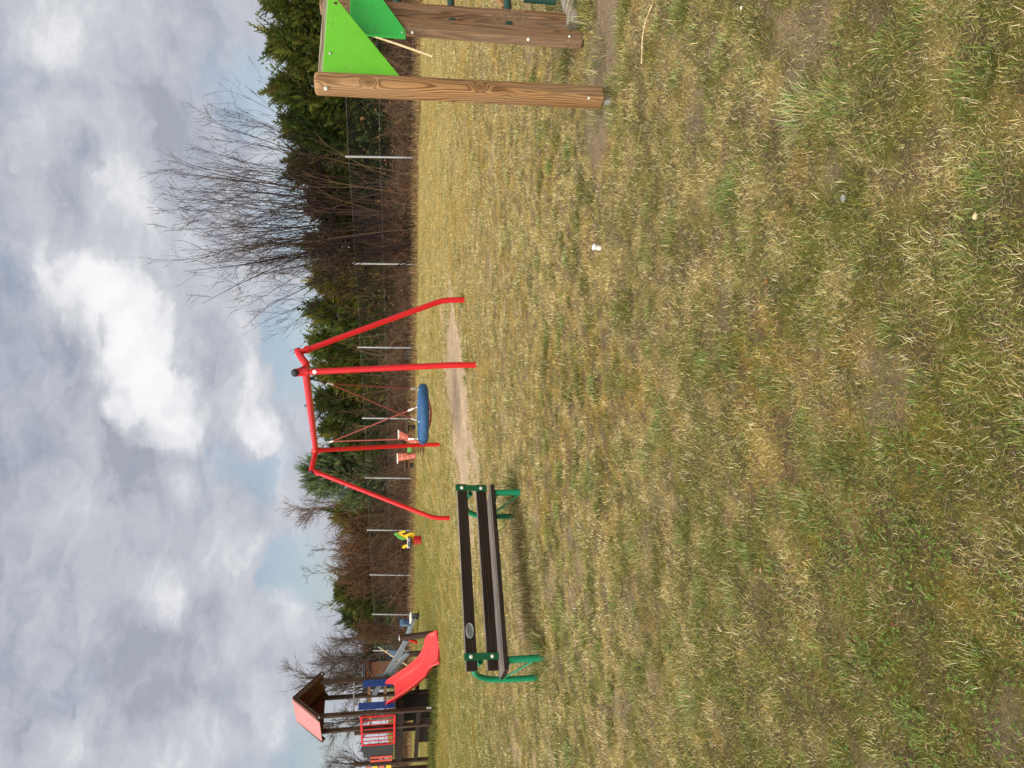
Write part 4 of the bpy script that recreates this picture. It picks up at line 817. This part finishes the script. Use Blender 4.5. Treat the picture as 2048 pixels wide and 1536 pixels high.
for i in range(len(posts) - 1):
    (b0, t0), (b1, t1) = posts[i], posts[i + 1]; Lp = (b1 - b0).length; nn = int(Lp / .09)
    for f in (.12, .55, .97):
        pts = [b0.lerp(t0, f), (b0.lerp(t0, f) + b1.lerp(t1, f)) / 2 - Vector((0, 0, .025)), b1.lerp(t1, f)]; wm.tube(pts, .0011, 4, False)
wm.build('tension_wire', M_steel, fen)
def tubes(P, Rr, C, n=3, heap=None):
    N, K, _ = P.shape; T = np.empty_like(P); T[:, 1:-1] = P[:, 2:] - P[:, :-2]; T[:, 0] = P[:, 1] - P[:, 0]; T[:, -1] = P[:, -1] - P[:, -2]
    T /= np.linalg.norm(T, axis=-1, keepdims=True) + 1e-9; ref = np.where(np.abs(T[:, :1, 2:3]) < .9, np.array([0, 0, 1.]), np.array([1., 0, 0])); Xa = np.cross(np.broadcast_to(ref, T.shape), T); Xa /= np.linalg.norm(Xa, axis=-1, keepdims=True) + 1e-9; Ya = np.cross(T, Xa)
    a = np.arange(n) * 2 * np.pi / n; V = P[:, :, None] + Rr[:, :, None, None] * (Xa[:, :, None] * np.cos(a)[None, None, :, None] + Ya[:, :, None] * np.sin(a)[None, None, :, None])
    b = np.arange(N)[:, None, None] * K * n + np.arange(K - 1)[None, :, None] * n; k = np.arange(n)[None, None]; k2 = (k + 1) % n
    F = np.concatenate([np.stack([b + k, b + k2, b + n + k2], -1).reshape(-1, 3), np.stack([b + k, b + n + k2, b + n + k], -1).reshape(-1, 3)]); CC = np.repeat(C, K * n, 0)
    return V.reshape(-1, 3), F, CC
h = Heap()
P = []
for i in range(len(posts) - 1):
    (b0, t0), (b1, t1) = posts[i], posts[i + 1]; Lp = (b1 - b0).length; H_ = (t0 - b0).length * .97; nn = int(Lp / .10); st = H_ / Lp
    for j in range(-int(nn * st) - 1, nn + 1):
        for sg in (1, -1):
            s_, e_ = j / nn, j / nn + st
            if sg < 0: s_, e_ = e_, s_
            f0, f1 = .05, .97; lo2, hi2 = min(s_, e_), max(s_, e_)
            def cut(s):                                # clip to the bay
                return (s - s_) / (e_ - s_)
            ta, tb = 0., 1.
            for lim in (0., 1.):
                q = cut(lim)
                if (e_ > s_) == (lim == 0.): ta = max(ta, q)
                else: tb = min(tb, q)
            if tb - ta < .02: continue
            def pt(t): s = s_ + (e_ - s_) * t; return b0.lerp(b1, s).lerp(t0.lerp(t1, s), f0 + (f1 - f0) * t)
            P.append([pt(ta), pt(tb)])
P = np.array([[tuple(a), tuple(b)] for a, b in P]); h.add(*tubes(P, np.full(P.shape[:2], .0009), np.tile(np.array([[.12, .125, .125]]), (len(P), 1)), 3))
h.build('wire_mesh', M_bark, parent=fen)
tagp = PL(823, 702, (posts[3][0].x, posts[3][0].y), (1, -.8)); MB().box(Vector((posts[3][0].x - .20, posts[3][0].y - .03, gzf(posts[3][0].x, posts[3][0].y) + .20)), (.26, .012, .24), None, .01).build('grey_board', M_char, fen)

# ------------------------------------------------------------------ growing things: helpers
def unit(v): return v / (np.linalg.norm(v, axis=-1, keepdims=True) + 1e-9)
def grow(o, d, L, r0, r1, K=6, wob=.12, up=.0, droop=.0, rg=rng):
    """N curved shoots from points o along d: returns points (N,K,3) and radii (N,K)"""
    N = len(o); P = np.empty((N, K, 3)); P[:, 0] = o; d = unit(d); st = (L / (K - 1))[:, None]
    for k in range(1, K):
        d = unit(d + rg.normal(0, wob, (N, 3)) + np.array([0, 0, up - droop * (k / K)])); P[:, k] = P[:, k - 1] + d * st
    t = np.linspace(0, 1, K)[None]; return P, r0[:, None] * (1 - t) + r1[:, None] * t
def kids(P, Rr, per, Lr, spread, t0=.25, t1=1., rsc=.6, K=5, wob=.12, up=.0, droop=0., rg=rng, fwd=1., rmin=.0025):
    N, Kp, _ = P.shape; idx = np.repeat(np.arange(N), per); M = len(idx); t = rg.uniform(t0, t1, M) * (Kp - 1.001); i = t.astype(int); f = (t - i)[:, None]
    o = P[idx, i] * (1 - f) + P[idx, i + 1] * f; tan = unit(P[idx, i + 1] - P[idx, i]); d = unit(tan * fwd + rg.normal(0, spread, (M, 3))); pr = Rr[idx, i]
    L = rg.uniform(*Lr, M) * (1.15 - .5 * t / (Kp - 1)); r0 = np.maximum(pr * rsc, rmin); return grow(o, d, L, r0, np.maximum(r0 * .45, rmin * .7), K, wob, up, droop, rg)
def barkcol(N, cols, rg=rng): return pick(cols, N, .18)

# ------------------------------------------------------------------ conifers behind the fence
def spray_template(kind, seed):
    """a flat feathered spray along +X: main stem with leaflets in pairs, upper side +Z"""
    rg = np.random.default_rng(seed); V = []; F = []; nv = 0
    if kind == 'cypress':
        for i in range(8):
            t = .10 + .9 * i / 7; x0 = t; w = .34 * (1 - t) ** .7 + .07
            for sg in (-1, 1):
                a = R(38 + rg.uniform(-10, 14)); l = w * rg.uniform(.8, 1.25); dx, dy = math.cos(a) * l, sg * math.sin(a) * l; z = -.10 * l - .16 * t * t + rg.normal(0, .03); b = .06
                V += [(x0 - b, 0, -.16 * t * t), (x0 + b, 0, -.16 * t * t + .01), (x0 + dx, dy, z), (x0 + dx * .55 + .035, dy * .55 - sg * .02, z * .5 - .08 * t * t + .02)]; F += [(nv, nv + 3, nv + 2), (nv, nv + 1, nv + 3)]; nv += 4
        V += [(0, -.025, 0), (0, .025, 0), (1.1, 0, -.2)]; F += [(nv, nv + 1, nv + 2)]
    else:                                              # pine: needles all round the shoot
        for i in range(34):
            t = (i + .5) / 34; a = rg.uniform(0, 6.283); l = .34 * (1 - .3 * t); e = R(rg.uniform(30, 55)); d = (math.cos(e) * l, math.sin(e) * math.cos(a) * l, math.sin(e) * math.sin(a) * l)
            q = (-math.sin(a) * .016, math.cos(a) * .016)
            V += [(t, q[0], q[1]), (t, -q[0], -q[1]), (t + d[0], d[1], d[2])]; F += [(nv, nv + 1, nv + 2)]; nv += 3
    return np.array(V), np.array(F)
TPL = {k: [spray_template(k, s) for s in (1, 2, 3)] for k in ('cypress', 'pine')}
def place_sprays(heap, kind, o, d, L, C, roll=.5):
    N = len(o); d = unit(d); upv = np.array([0, 0, 1.]); Yv = unit(np.cross(np.broadcast_to(upv, d.shape), d)); Zv = np.cross(d, Yv); a = rng.normal(0, roll, N)[:, None]
    Y2 = Yv * np.cos(a) + Zv * np.sin(a); Z2 = np.cross(d, Y2); w = rng.integers(0, 3, N)
    for k, (V, F) in enumerate(TPL[kind]):
        m = w == k; n_ = m.sum()
        if not n_: continue
        P = o[m][:, None] + L[m][:, None, None] * (V[None, :, 0:1] * d[m][:, None] + V[None, :, 1:2] * Y2[m][:, None] + V[None, :, 2:3] * Z2[m][:, None])
        FF = (F[None] + (np.arange(n_) * len(V))[:, None, None]).reshape(-1, 3); heap.add(P.reshape(-1, 3), FF, np.repeat(C[m], len(V), 0))
OLIVE = [srgb(80, 90, 36), srgb(70, 82, 34), srgb(60, 74, 32), srgb(94, 96, 40), srgb(50, 64, 30), srgb(80, 80, 36)]
DEEP = [srgb(52, 66, 32), srgb(44, 58, 30), srgb(64, 76, 34), srgb(38, 50, 28), srgb(74, 78, 36)]
YEL = [srgb(98, 96, 38), srgb(88, 90, 36), srgb(74, 80, 34), srgb(108, 98, 42)]
def conifer(iy, ixtop, back, hw, cols, label, NS0=1500, tip=.9, lowz=.05, group='conifers in the row behind the fence', low=None):
    NS = int(NS0 * 2.5); x, y = on_fence(iy); y += back; x = (768 - iy) / FPX / CP * y; zb = gzf(x, y); top = AT(ixtop, iy, y).z; Ht = top - zb; rad = hw / FPX * y * 1.62
    t = thing('conifer', label, 'conifer', (x, y, zb - .05), group)
    b = Vector((x, y, zb - .05)); MB().tube([b, b + Vector((.03, 0, Ht * .5)), b + Vector((0, .02, Ht * .96))], [.11, .07, .015], 8).build('trunk', M_towerb, t)
    hp = Heap(); zf = 1 - np.sqrt(1 - rng.random(NS) * (1 - lowz) ** 1.0) if False else lowz + (1 - lowz) * rng.random(NS) ** 1.12; az = rng.random(NS) * 6.283
    lob = .72 + .55 * fbm(az * 1.3 + iy, zf * 5 + iy * .37, 7, 3)                      # uneven outline
    prof = np.minimum(1, (1.02 - zf) * 2.1) ** .75 * np.minimum(1, .55 + zf * 2.2); fr = np.sqrt(rng.uniform(.06, 1, NS)); rr = rad * prof * lob * fr
    o = np.stack([x + np.cos(az) * rr * .86, y + np.sin(az) * rr * .86, zb + zf * Ht * .97], -1)
    d = np.stack([np.cos(az), np.sin(az), rng.uniform(.05, 1.05, NS) + 1.1 * (zf > .9)], -1) + rng.normal(0, .28, (NS, 3)); L = rng.uniform(.18, .42, NS) * (.75 + .35 * prof) * (1 + .0 * hw)
    C = 1.42 * pick(cols, NS, .2) * (.62 + .76 * fbm(az * 2.2, zf * 9, int(iy), 3))[:, None]
    place_sprays(hp, 'cypress', o, d, L, C)
    k = int(26 * tip); zt = rng.uniform(.80, 1., k); a2 = rng.random(k) * 6.283; r2 = rad * np.minimum(1, (1.03 - zt) * 2) * .8                       # leading shoots
    o2 = np.stack([x + np.cos(a2) * r2, y + np.sin(a2) * r2, zb + zt * Ht * .95], -1); place_sprays(hp, 'cypress', o2, np.stack([np.cos(a2) * .5, np.sin(a2) * .5, np.ones(k) * .9], -1) + rng.normal(0, .2, (k, 3)), rng.uniform(.45, .8, k), 1.3 * pick(cols, k, .2))
    M = int(NS * .10); i = rng.integers(0, NS, M); o3 = np.stack([np.full(M, x), np.full(M, y), o[i, 2] - .15], -1); Pb, Rb = grow(o3, o[i] - o3, np.linalg.norm(o[i] - o3, axis=-1) * .95, np.full(M, .016), np.full(M, .005), 4, .05); hp.add(*tubes(Pb, Rb, barkcol(M, [srgb(70, 56, 42), srgb(56, 44, 34)])))
    hp.build('crown', M_needle, parent=t); return t
for a in [(-75, 528, 2.6, 72, OLIVE, 'olive conifer standing behind the top rail of the climbing frame, cut by the picture edge', 1700),
          (28, 526, 2.4, 66, OLIVE, 'tall olive conifer directly above the lime green panel', 1900), (118, 540, 2.2, 60, OLIVE, 'olive conifer whose top stands directly over the tip of the nearer wooden post', 1800), (205, 546, 2.4, 56, OLIVE, 'olive conifer just past the nearer wooden post on the willow side', 1800),
          (280, 572, 2.2, 52, DEEP, 'dark green conifer behind the first fence post beside the climbing frame', 1700), (350, 583, 2.6, 50, OLIVE, 'olive conifer half veiled by the outer branches of the bare willow', 1600), (425, 622, 2.8, 50, DEEP, 'low dark conifer behind the dense middle stems of the bare willow', 1500),
          (500, 618, 2.4, 44, YEL, 'rusty olive conifer behind the willow stems near the second fence post', 1500), (568, 632, 2.4, 42, YEL, 'rounded yellow green conifer where the willow twigs end', 1500), (628, 626, 2.2, 40, OLIVE, 'pointed olive conifer seen behind the outer leg of the swing frame', 1400),
          (690, 624, 2.4, 38, OLIVE, 'slim olive conifer beside the top corner of the red swing frame', 1300), (745, 640, 2.2, 36, YEL, 'yellow green conifer behind the nearest swing leg', 1300), (800, 636, 2.4, 38, DEEP, 'dark conifer framed by the middle of the swing beam', 1400), (852, 645, 2.6, 36, OLIVE, 'olive conifer behind the far end of the swing beam', 1300),
          (905, 655, 3.4, 36, DEEP, 'low dark conifer in the shade of the bluish pine', 1200), (1022, 676, 2.6, 36, YEL, 'low bushy yellow green conifer between the pine and the brown shrubs', 1200), (1168, 672, 2.6, 42, OLIVE, 'dense olive conifer past the brown shrubs, above the seventh fence post', 1500), (1215, 690, 3.0, 34, DEEP, 'small dark conifer above the low end of the seesaw', 1200)]:
    conifer(*a)
# pine
def pine(iy, ixtop, back, label):
    x, y = on_fence(iy); y += back; x = (768 - iy) / FPX / CP * y; zb = gzf(x, y); top = AT(ixtop, iy, y).z; Ht = top - zb
    t = thing('pine_tree', label, 'pine', (x, y, zb - .05)); b = Vector((x, y, zb - .05)); MB().tube([b, b + Vector((.05, 0, Ht * .5)), b + Vector((0, 0, Ht))], [.12, .075, .015], 8).build('trunk', M_towerb, t)
    hp = Heap(); NB = 120; zf = rng.uniform(.16, .97, NB); az = rng.random(NB) * 6.283; o = np.stack([np.full(NB, x), np.full(NB, y), zb + zf * Ht], -1); L = (1.75 * (1.02 - zf) ** .7 + .25) * rng.uniform(.7, 1.1, NB)
    P, Rr = grow(o, np.stack([np.cos(az), np.sin(az), .25 + zf * .5], -1), L, np.full(NB, .022), np.full(NB, .008), 6, .06, .10); hp.add(*tubes(P, Rr, barkcol(NB, [srgb(84, 66, 50)])))
    P2, R2 = kids(P, Rr, 9, (.25, .55), .55, .3, 1., .6, 4, .08, .12); hp.add(*tubes(P2, R2, barkcol(len(P2), [srgb(90, 70, 52)])))
    tp = np.array([[x, y, top - .5]]); e = np.concatenate([P2[:, -2], P[:, -2], P2[:, 1], tp, tp - [0, 0, .25]]); dd = np.concatenate([P2[:, -1] - P2[:, -2], P[:, -1] - P[:, -2], P2[:, 2] - P2[:, 1], [[0, 0, 1.]], [[.1, 0, 1.]]])
    place_sprays(hp, 'pine', e, dd, rng.uniform(.26, .42, len(e)), 1.6 * pick([srgb(78, 96, 64), srgb(64, 82, 50), srgb(92, 106, 68), srgb(56, 74, 44), srgb(88, 96, 54)], len(e), .2)); hp.build('crown', M_needle, parent=t)
pine(940, 630, 2.2, 'bluish green long needled pine behind the far corner of the swing frame')

# ------------------------------------------------------------------ bare willow
def willow():
    x, y = on_fence(440); y += .9; x = (768 - 440) / FPX / CP * y; zb = gzf(x, y)
    t = thing('bare_willow', 'large leafless willow bush fanning dark thin branches into the sky', 'willow', (x, y, zb)); hp = Heap(); k = FPX / y
    NS = 84; u = np.sort(rng.uniform(-1, 1.12, NS)); base = np.stack([x + u * 1.15 + rng.normal(0, .15, NS), y + rng.normal(0, .5, NS), np.full(NS, zb - .05)], -1)
    tx = x + u * np.where(u > 0, 3.3, 2.9) + rng.normal(0, .75, NS); hgt = (7.3 - 2.8 * np.abs(u) ** 2.2 - .5 * (u < -.4)) * rng.uniform(.78, 1.04, NS); d = np.stack([(tx - base[:, 0]), rng.normal(0, .8, NS) + .2, hgt * 1.0], -1); L = np.linalg.norm(d, axis=-1) * .93
    P, Rr = grow(base, d + np.stack([-u * .0, np.zeros(NS), np.zeros(NS)], -1), L, rng.uniform(.013, .030, NS), np.full(NS, .0042), 12, .06, .03); cb = [srgb(44, 32, 30), srgb(50, 36, 34), srgb(38, 28, 28), srgb(72, 56, 48)]
    MBt = hp; st = tubes(P, Rr, barkcol(NS, cb), 5); h1 = Heap(); h1.add(*st); h1.build('stems', M_bark, parent=t)
    P2, R2 = kids(P, Rr, 7, (.7, 1.9), .42, .30, 0.95, .55, 8, .09, .06, rmin=.0038, fwd=1.1); hp.add(*tubes(P2, R2, barkcol(len(P2), cb), 3))
    P3, R3 = kids(P2, R2, 4, (.3, .9), .46, .15, 1., .7, 6, .09, .06, rmin=.0031); hp.add(*tubes(P3, R3, barkcol(len(P3), [srgb(54, 36, 36), srgb(46, 32, 32)]), 3))
    P4, R4 = kids(P3[::2], R3[::2], 2, (.15, .4), .40, .2, 1., .8, 4, .06, .02, rmin=.003); hp.add(*tubes(P4, R4, barkcol(len(P4), [srgb(60, 42, 40)]), 3))
    # swelling buds along the outer shoots
    sel = P3[rng.random(len(P3)) < .45]; tt = rng.uniform(.3, 1, (len(sel), 7)) * (sel.shape[1] - 1.01); i = tt.astype(int); f = (tt - i)[..., None]; q = np.take_along_axis(sel, i[..., None], 1) * (1 - f) + np.take_along_axis(sel, i[..., None] + 1, 1) * f; q = q.reshape(-1, 3)
    Pb = np.stack([q, q + rng.normal(0, .01, q.shape) + [0, 0, .028]], 1); hp.add(*tubes(Pb, np.tile([[.0075, .003]], (len(q), 1)), barkcol(len(q), [srgb(86, 78, 60), srgb(100, 92, 70)]), 3))
    hp.build('twigs', M_bark, parent=t)
willow()

# ------------------------------------------------------------------ bare shrubs and trees
def bare(name, iy, ixtop, back, spreadpx, cols, label, cat, stems=1, tw=(9, 6, 4), group=None, rad=.07, depth=None, splay=.35, base_t=.25, seed=0):
    x, y = on_fence(min(iy, 1235)); y = depth or (y + back); x = (768 - iy) / FPX / CP * y; zb = gzf(x, y); top = AT(ixtop, iy, y).z; Ht = top - zb; sp = spreadpx / FPX * y
    t = thing(name, label, cat, (x, y, zb - .05), group); a = rng.random(stems) * 6.283; rr = np.sqrt(rng.random(stems)) * (sp * .35 if stems > 1 else 0)
    o = np.stack([x + np.cos(a) * rr, y + np.sin(a) * rr, np.full(stems, zb - .05)], -1); d = np.stack([np.cos(a) * splay * sp / Ht * 2, np.sin(a) * splay * sp / Ht * 2, np.ones(stems)], -1) if stems > 1 else np.array([[.02, 0, 1.]])
    P, Rr = grow(o, d, np.full(stems, Ht * .9) * rng.uniform(.75, 1.05, stems) if stems > 1 else np.array([Ht * .92]), np.full(stems, rad), np.full(stems, rad * .18), 10, .07, .04)
    h1 = Heap(); h1.add(*tubes(P, Rr, barkcol(stems, cols), 6)); h1.build('trunk' if stems == 1 else 'stems', M_bark, parent=t); hp = Heap()
    P2, R2 = kids(P, Rr, tw[0], (.45 * sp, 1.05 * sp), .75 if stems == 1 else .45, base_t, 1., .5, 8, .09, .10, rmin=.006); hp.add(*tubes(P2, R2, barkcol(len(P2), cols), 4))
    P3, R3 = kids(P2, R2, tw[1], (.2 * sp, .55 * sp), .5, .2, 1., .6, 6, .09, .05, rmin=.005); hp.add(*tubes(P3, R3, barkcol(len(P3), cols), 3))
    P4, R4 = kids(P3, R3, tw[2], (.1 * sp, .28 * sp), .5, .2, 1., .7, 4, .08, .03, rmin=.0042); hp.add(*tubes(P4, R4, barkcol(len(P4), cols), 3)); hp.build('twigs' if stems > 1 else 'crown', M_bark, parent=t)
BR = [srgb(112, 82, 58), srgb(92, 66, 48), srgb(128, 96, 66), srgb(80, 58, 44)]; GY = [srgb(92, 80, 72), srgb(76, 66, 60), srgb(108, 96, 84)]; PK = [srgb(110, 92, 78), srgb(130, 112, 94), srgb(94, 78, 66)]
bare('bare_tree', 985, 585, 9, 75, PK, 'pale brown leafless tree rising behind the pine', 'tree', 1, (26, 9, 5), 'leafless trees behind the thicket', .09)
for iy, top, b, s, lab in ((1062, 678, 1.6, 46, 'reddish brown twiggy shrub behind the sixth fence post'), (1100, 660, 2.0, 46, 'reddish brown twiggy shrub behind the yellow spring rider'), (1138, 676, 1.6, 40, 'reddish brown twiggy shrub at the seventh fence post'), (1238, 706, 1.0, 34, 'greyish brown twiggy shrub between the seesaw end and the round post')):
    bare('twiggy_shrub', iy, top, b, s, BR, lab, 'shrub', 46, (7, 5, 3), 'twiggy shrubs at the fence', .012, splay=.3)
for iy, top, s, lab in ((1075, 608, 34, 'thin pale sapling above the reddish shrubs'), (1125, 600, 40, 'thin grey sapling standing highest over the brown shrubs'), (1195, 630, 36, 'leaning bare sapling over the dense olive conifer')):
    bare('bare_sapling', iy, top, 3.5, s, GY, lab, 'sapling', 1, (12, 4, 3), 'bare saplings over the shrubs', .035, base_t=.35)
for iy, top, s, dp, lab in ((1290, 652, 70, 37.2, 'bare spreading tree over the brick shed roof'), (1362, 588, 84, 38, 'bare tree whose crown shows past the slide side of the tower roof'), (1418, 628, 66, 40, 'bare tree seen between the posts of the play tower'), (1255, 668, 52, 46, 'low bare tree between the shed and the fence thicket'), (1330, 628, 70, 46, 'bare tree behind the ramp of the play tower'), (1515, 668, 60, 40, 'bare tree at the picture edge beyond the play tower')):
    bare('bare_tree', iy, top, 0, s, GY, lab, 'tree', 1, (30, 9, 5), 'leafless trees behind the thicket', .10, depth=dp)

# ------------------------------------------------------------------ thicket of dead stems along the fence, rank straw at its foot
def along(N, x0=-27., x1=10.5):
    x = rng.uniform(x0, x1, N); return x, np.array([fence_y(q) for q in x])
hp = Heap(); N = 11000; x, yf = along(N); off = rng.uniform(.05, 1.9, N); y = yf + off * .9; z = gz(x, y); lush = (.22 + 1.3 * fbm(x * .8, y * .5, 41, 3)) * np.where(x > -4, .74, np.where(x < -10.3, .55, 1.))
o = np.stack([x, y, z], -1); d = np.stack([rng.normal(0, .38, N), rng.normal(-.08, .3, N), np.ones(N)], -1); P, Rr = grow(o, d, rng.uniform(.7, 1.75, N) * lush * (.75 + .25 * off), rng.uniform(.0045, .009, N), np.full(N, .003), 7, .13, -.02, .22)
cc = pick([srgb(104, 78, 58), srgb(88, 64, 50), srgb(126, 98, 74), srgb(72, 54, 44), srgb(140, 116, 90), srgb(96, 62, 44)], N, .2); hp.add(*tubes(P, Rr, cc, 3)); P2, R2 = kids(P, Rr, 2, (.2, .6), .5, .3, 1., .8, 5, .12, 0, .1, rmin=.0032); hp.add(*tubes(P2, R2, np.repeat(cc, 2, 0), 3))
N = 300; x, yf = along(N, -11., 6.5); y = yf + rng.uniform(.4, 1.8, N); Pt, Rt_ = grow(np.stack([x, y, gz(x, y)], -1), np.stack([rng.normal(0, .16, N), rng.normal(-.05, .12, N), np.ones(N)], -1), rng.uniform(1.5, 3.2, N) * (.6 + .7 * fbm(x * .7, y, 29, 3)), rng.uniform(.006, .011, N), np.full(N, .003), 8, .07, .0, .06)
ct = pick([srgb(108, 80, 60), srgb(84, 62, 50), srgb(130, 104, 80), srgb(70, 54, 46)], N, .2); hp.add(*tubes(Pt, Rt_, ct, 3)); Pu, Ru = kids(Pt, Rt_, 4, (.3, .9), .4, .35, 1., .7, 5, .09, .04, rmin=.0034); hp.add(*tubes(Pu, Ru, np.repeat(ct, 4, 0), 3))
tag(hp.build('bramble_thicket', M_bark), 'tangle of brown dead bramble stems behind the wire fence', 'thicket', kind='stuff')
hp = Heap(); N = 24000; x, yf = along(N); y = yf + rng.normal(-.22, .42, N) - 2.0 * np.maximum(0, fbm(x * 1.2, x * 0, 19, 3) - .42); hp.add(*blades(x, y, gz(x, y) - .01, rng.uniform(.08, .40, N) * (.4 + fbm(x * 1.5, y, 23, 3)), rng.uniform(.006, .012, N), rng.uniform(.05, .7, N), rng.uniform(0, .9, N), rng.random(N) * 6.283, pick([srgb(160, 134, 94), srgb(134, 108, 76), srgb(182, 158, 114), srgb(118, 112, 60), srgb(110, 88, 64), srgb(164, 128, 98)], N, .2)))
N = 8200; x, yf = along(N); y = yf + rng.uniform(.2, 2.2, N); n3 = fbm(x * 1.4, y, 77, 3); m = n3 > .46; x, y = x[m], y[m]; N = len(x)           # ivy and bramble leaves in the tangle
z = gz(x, y) + rng.random(N) ** 1.4 * 1.5; s = rng.uniform(.025, .06, N); a = rng.random((N, 3)) * 6.283; q = unit(rng.normal(0, 1, (N, 3))); w2 = unit(np.cross(q, rng.normal(0, 1, (N, 3)))); c0 = np.stack([x, y, z], -1)
V = np.stack([c0 - q * s[:, None], c0 + w2 * s[:, None] * .6, c0 + q * s[:, None], c0 - w2 * s[:, None] * .6], 1).reshape(-1, 3); b = np.arange(N)[:, None] * 4; hp.add(V, np.concatenate([b + [0, 1, 2], b + [0, 2, 3]], 0), np.repeat(pick([srgb(70, 82, 36), srgb(92, 96, 44), srgb(54, 66, 34), srgb(140, 100, 62), srgb(110, 84, 56)], N, .2)[:, None], 4, 1).reshape(-1, 3))
tag(hp.build('fence_foot_growth', M_grass), 'rank straw and low leaves growing along the foot of the fence', 'undergrowth', kind='stuff')

# ------------------------------------------------------------------ brick shed and green garden fence past the thicket
sy = 39.; e0 = AT(731, 1262, sy); e1 = AT(735, 1326, sy); zb = gzf(e0.x, sy); ze = e0.z; cx = (e0.x + e1.x) / 2; ww = e0.x - e1.x + 1.6; cx -= .7
shed = thing('brick_shed', 'low red brick shed with an orange fascia board half hidden by bare trees', 'shed', (cx, sy, zb))
wl_ = MB(); wl_.box(Vector((cx, sy + 1.5, (zb + ze) / 2 - .2)), (ww - .3, 3., ze - zb + .4)); wl_.build('wall', M_brick, shed)
MB().box(Vector((cx, sy - .16, ze - .02)), (ww, .03, .26), None, .004).build('fascia', paint('orange_fascia_board', (.52, .19, .07), .6, 0, .2), shed)
MB().prism([Vector((cx - ww / 2, sy - .25, ze + .09)), Vector((cx + ww / 2, sy - .25, ze + .09)), Vector((cx + ww / 2, sy + 3.2, ze + .22)), Vector((cx - ww / 2, sy + 3.2, ze + .22))], (0, -.13, 1), .07).build('roof', M_slate, shed)
MB().tube([Vector((cx - ww / 2, sy - .24, ze + .02)), Vector((cx + ww / 2, sy - .24, ze + .02))], .055, 8).build('gutter', M_slate, shed)
MB().box(Vector((cx + .4, sy - .012, zb + 1.0)), (.9, .04, 1.95), None, .005).build('door', M_towerb, shed)
gp = AT(822, 1290, 34.); gf = thing('garden_fence', 'dark green mesh garden fence panel in front of the brick shed', 'fence', (gp.x, gp.y, gzf(gp.x, gp.y)))
gt = AT(748, 1290, 34.)
for i in range(3):
    xx = gp.x - 1.25 * i; MB().beam(Vector((xx, 34., gzf(xx, 34.) - .1)), Vector((xx, 34., gt.z - .1 * i)), .06, .04, (0, 1, 0), .004).build('fence_post', M_rung, gf)
gm = MB()
for i in range(26): xx = gp.x - 2.5 * i / 25; gm.tube([Vector((xx, 34., gzf(xx, 34.) + .05)), Vector((xx, 34., gt.z - .25))], .004, 4, False)
for i in range(9): z = gzf(gp.x, 34.) + .05 + (gt.z - .3 - gzf(gp.x, 34.)) * i / 8; gm.tube([Vector((gp.x, 34., z)), Vector((gp.x - 2.5, 34., z))], .005, 4, False)
gm.build('mesh_panel', M_rung, gf)
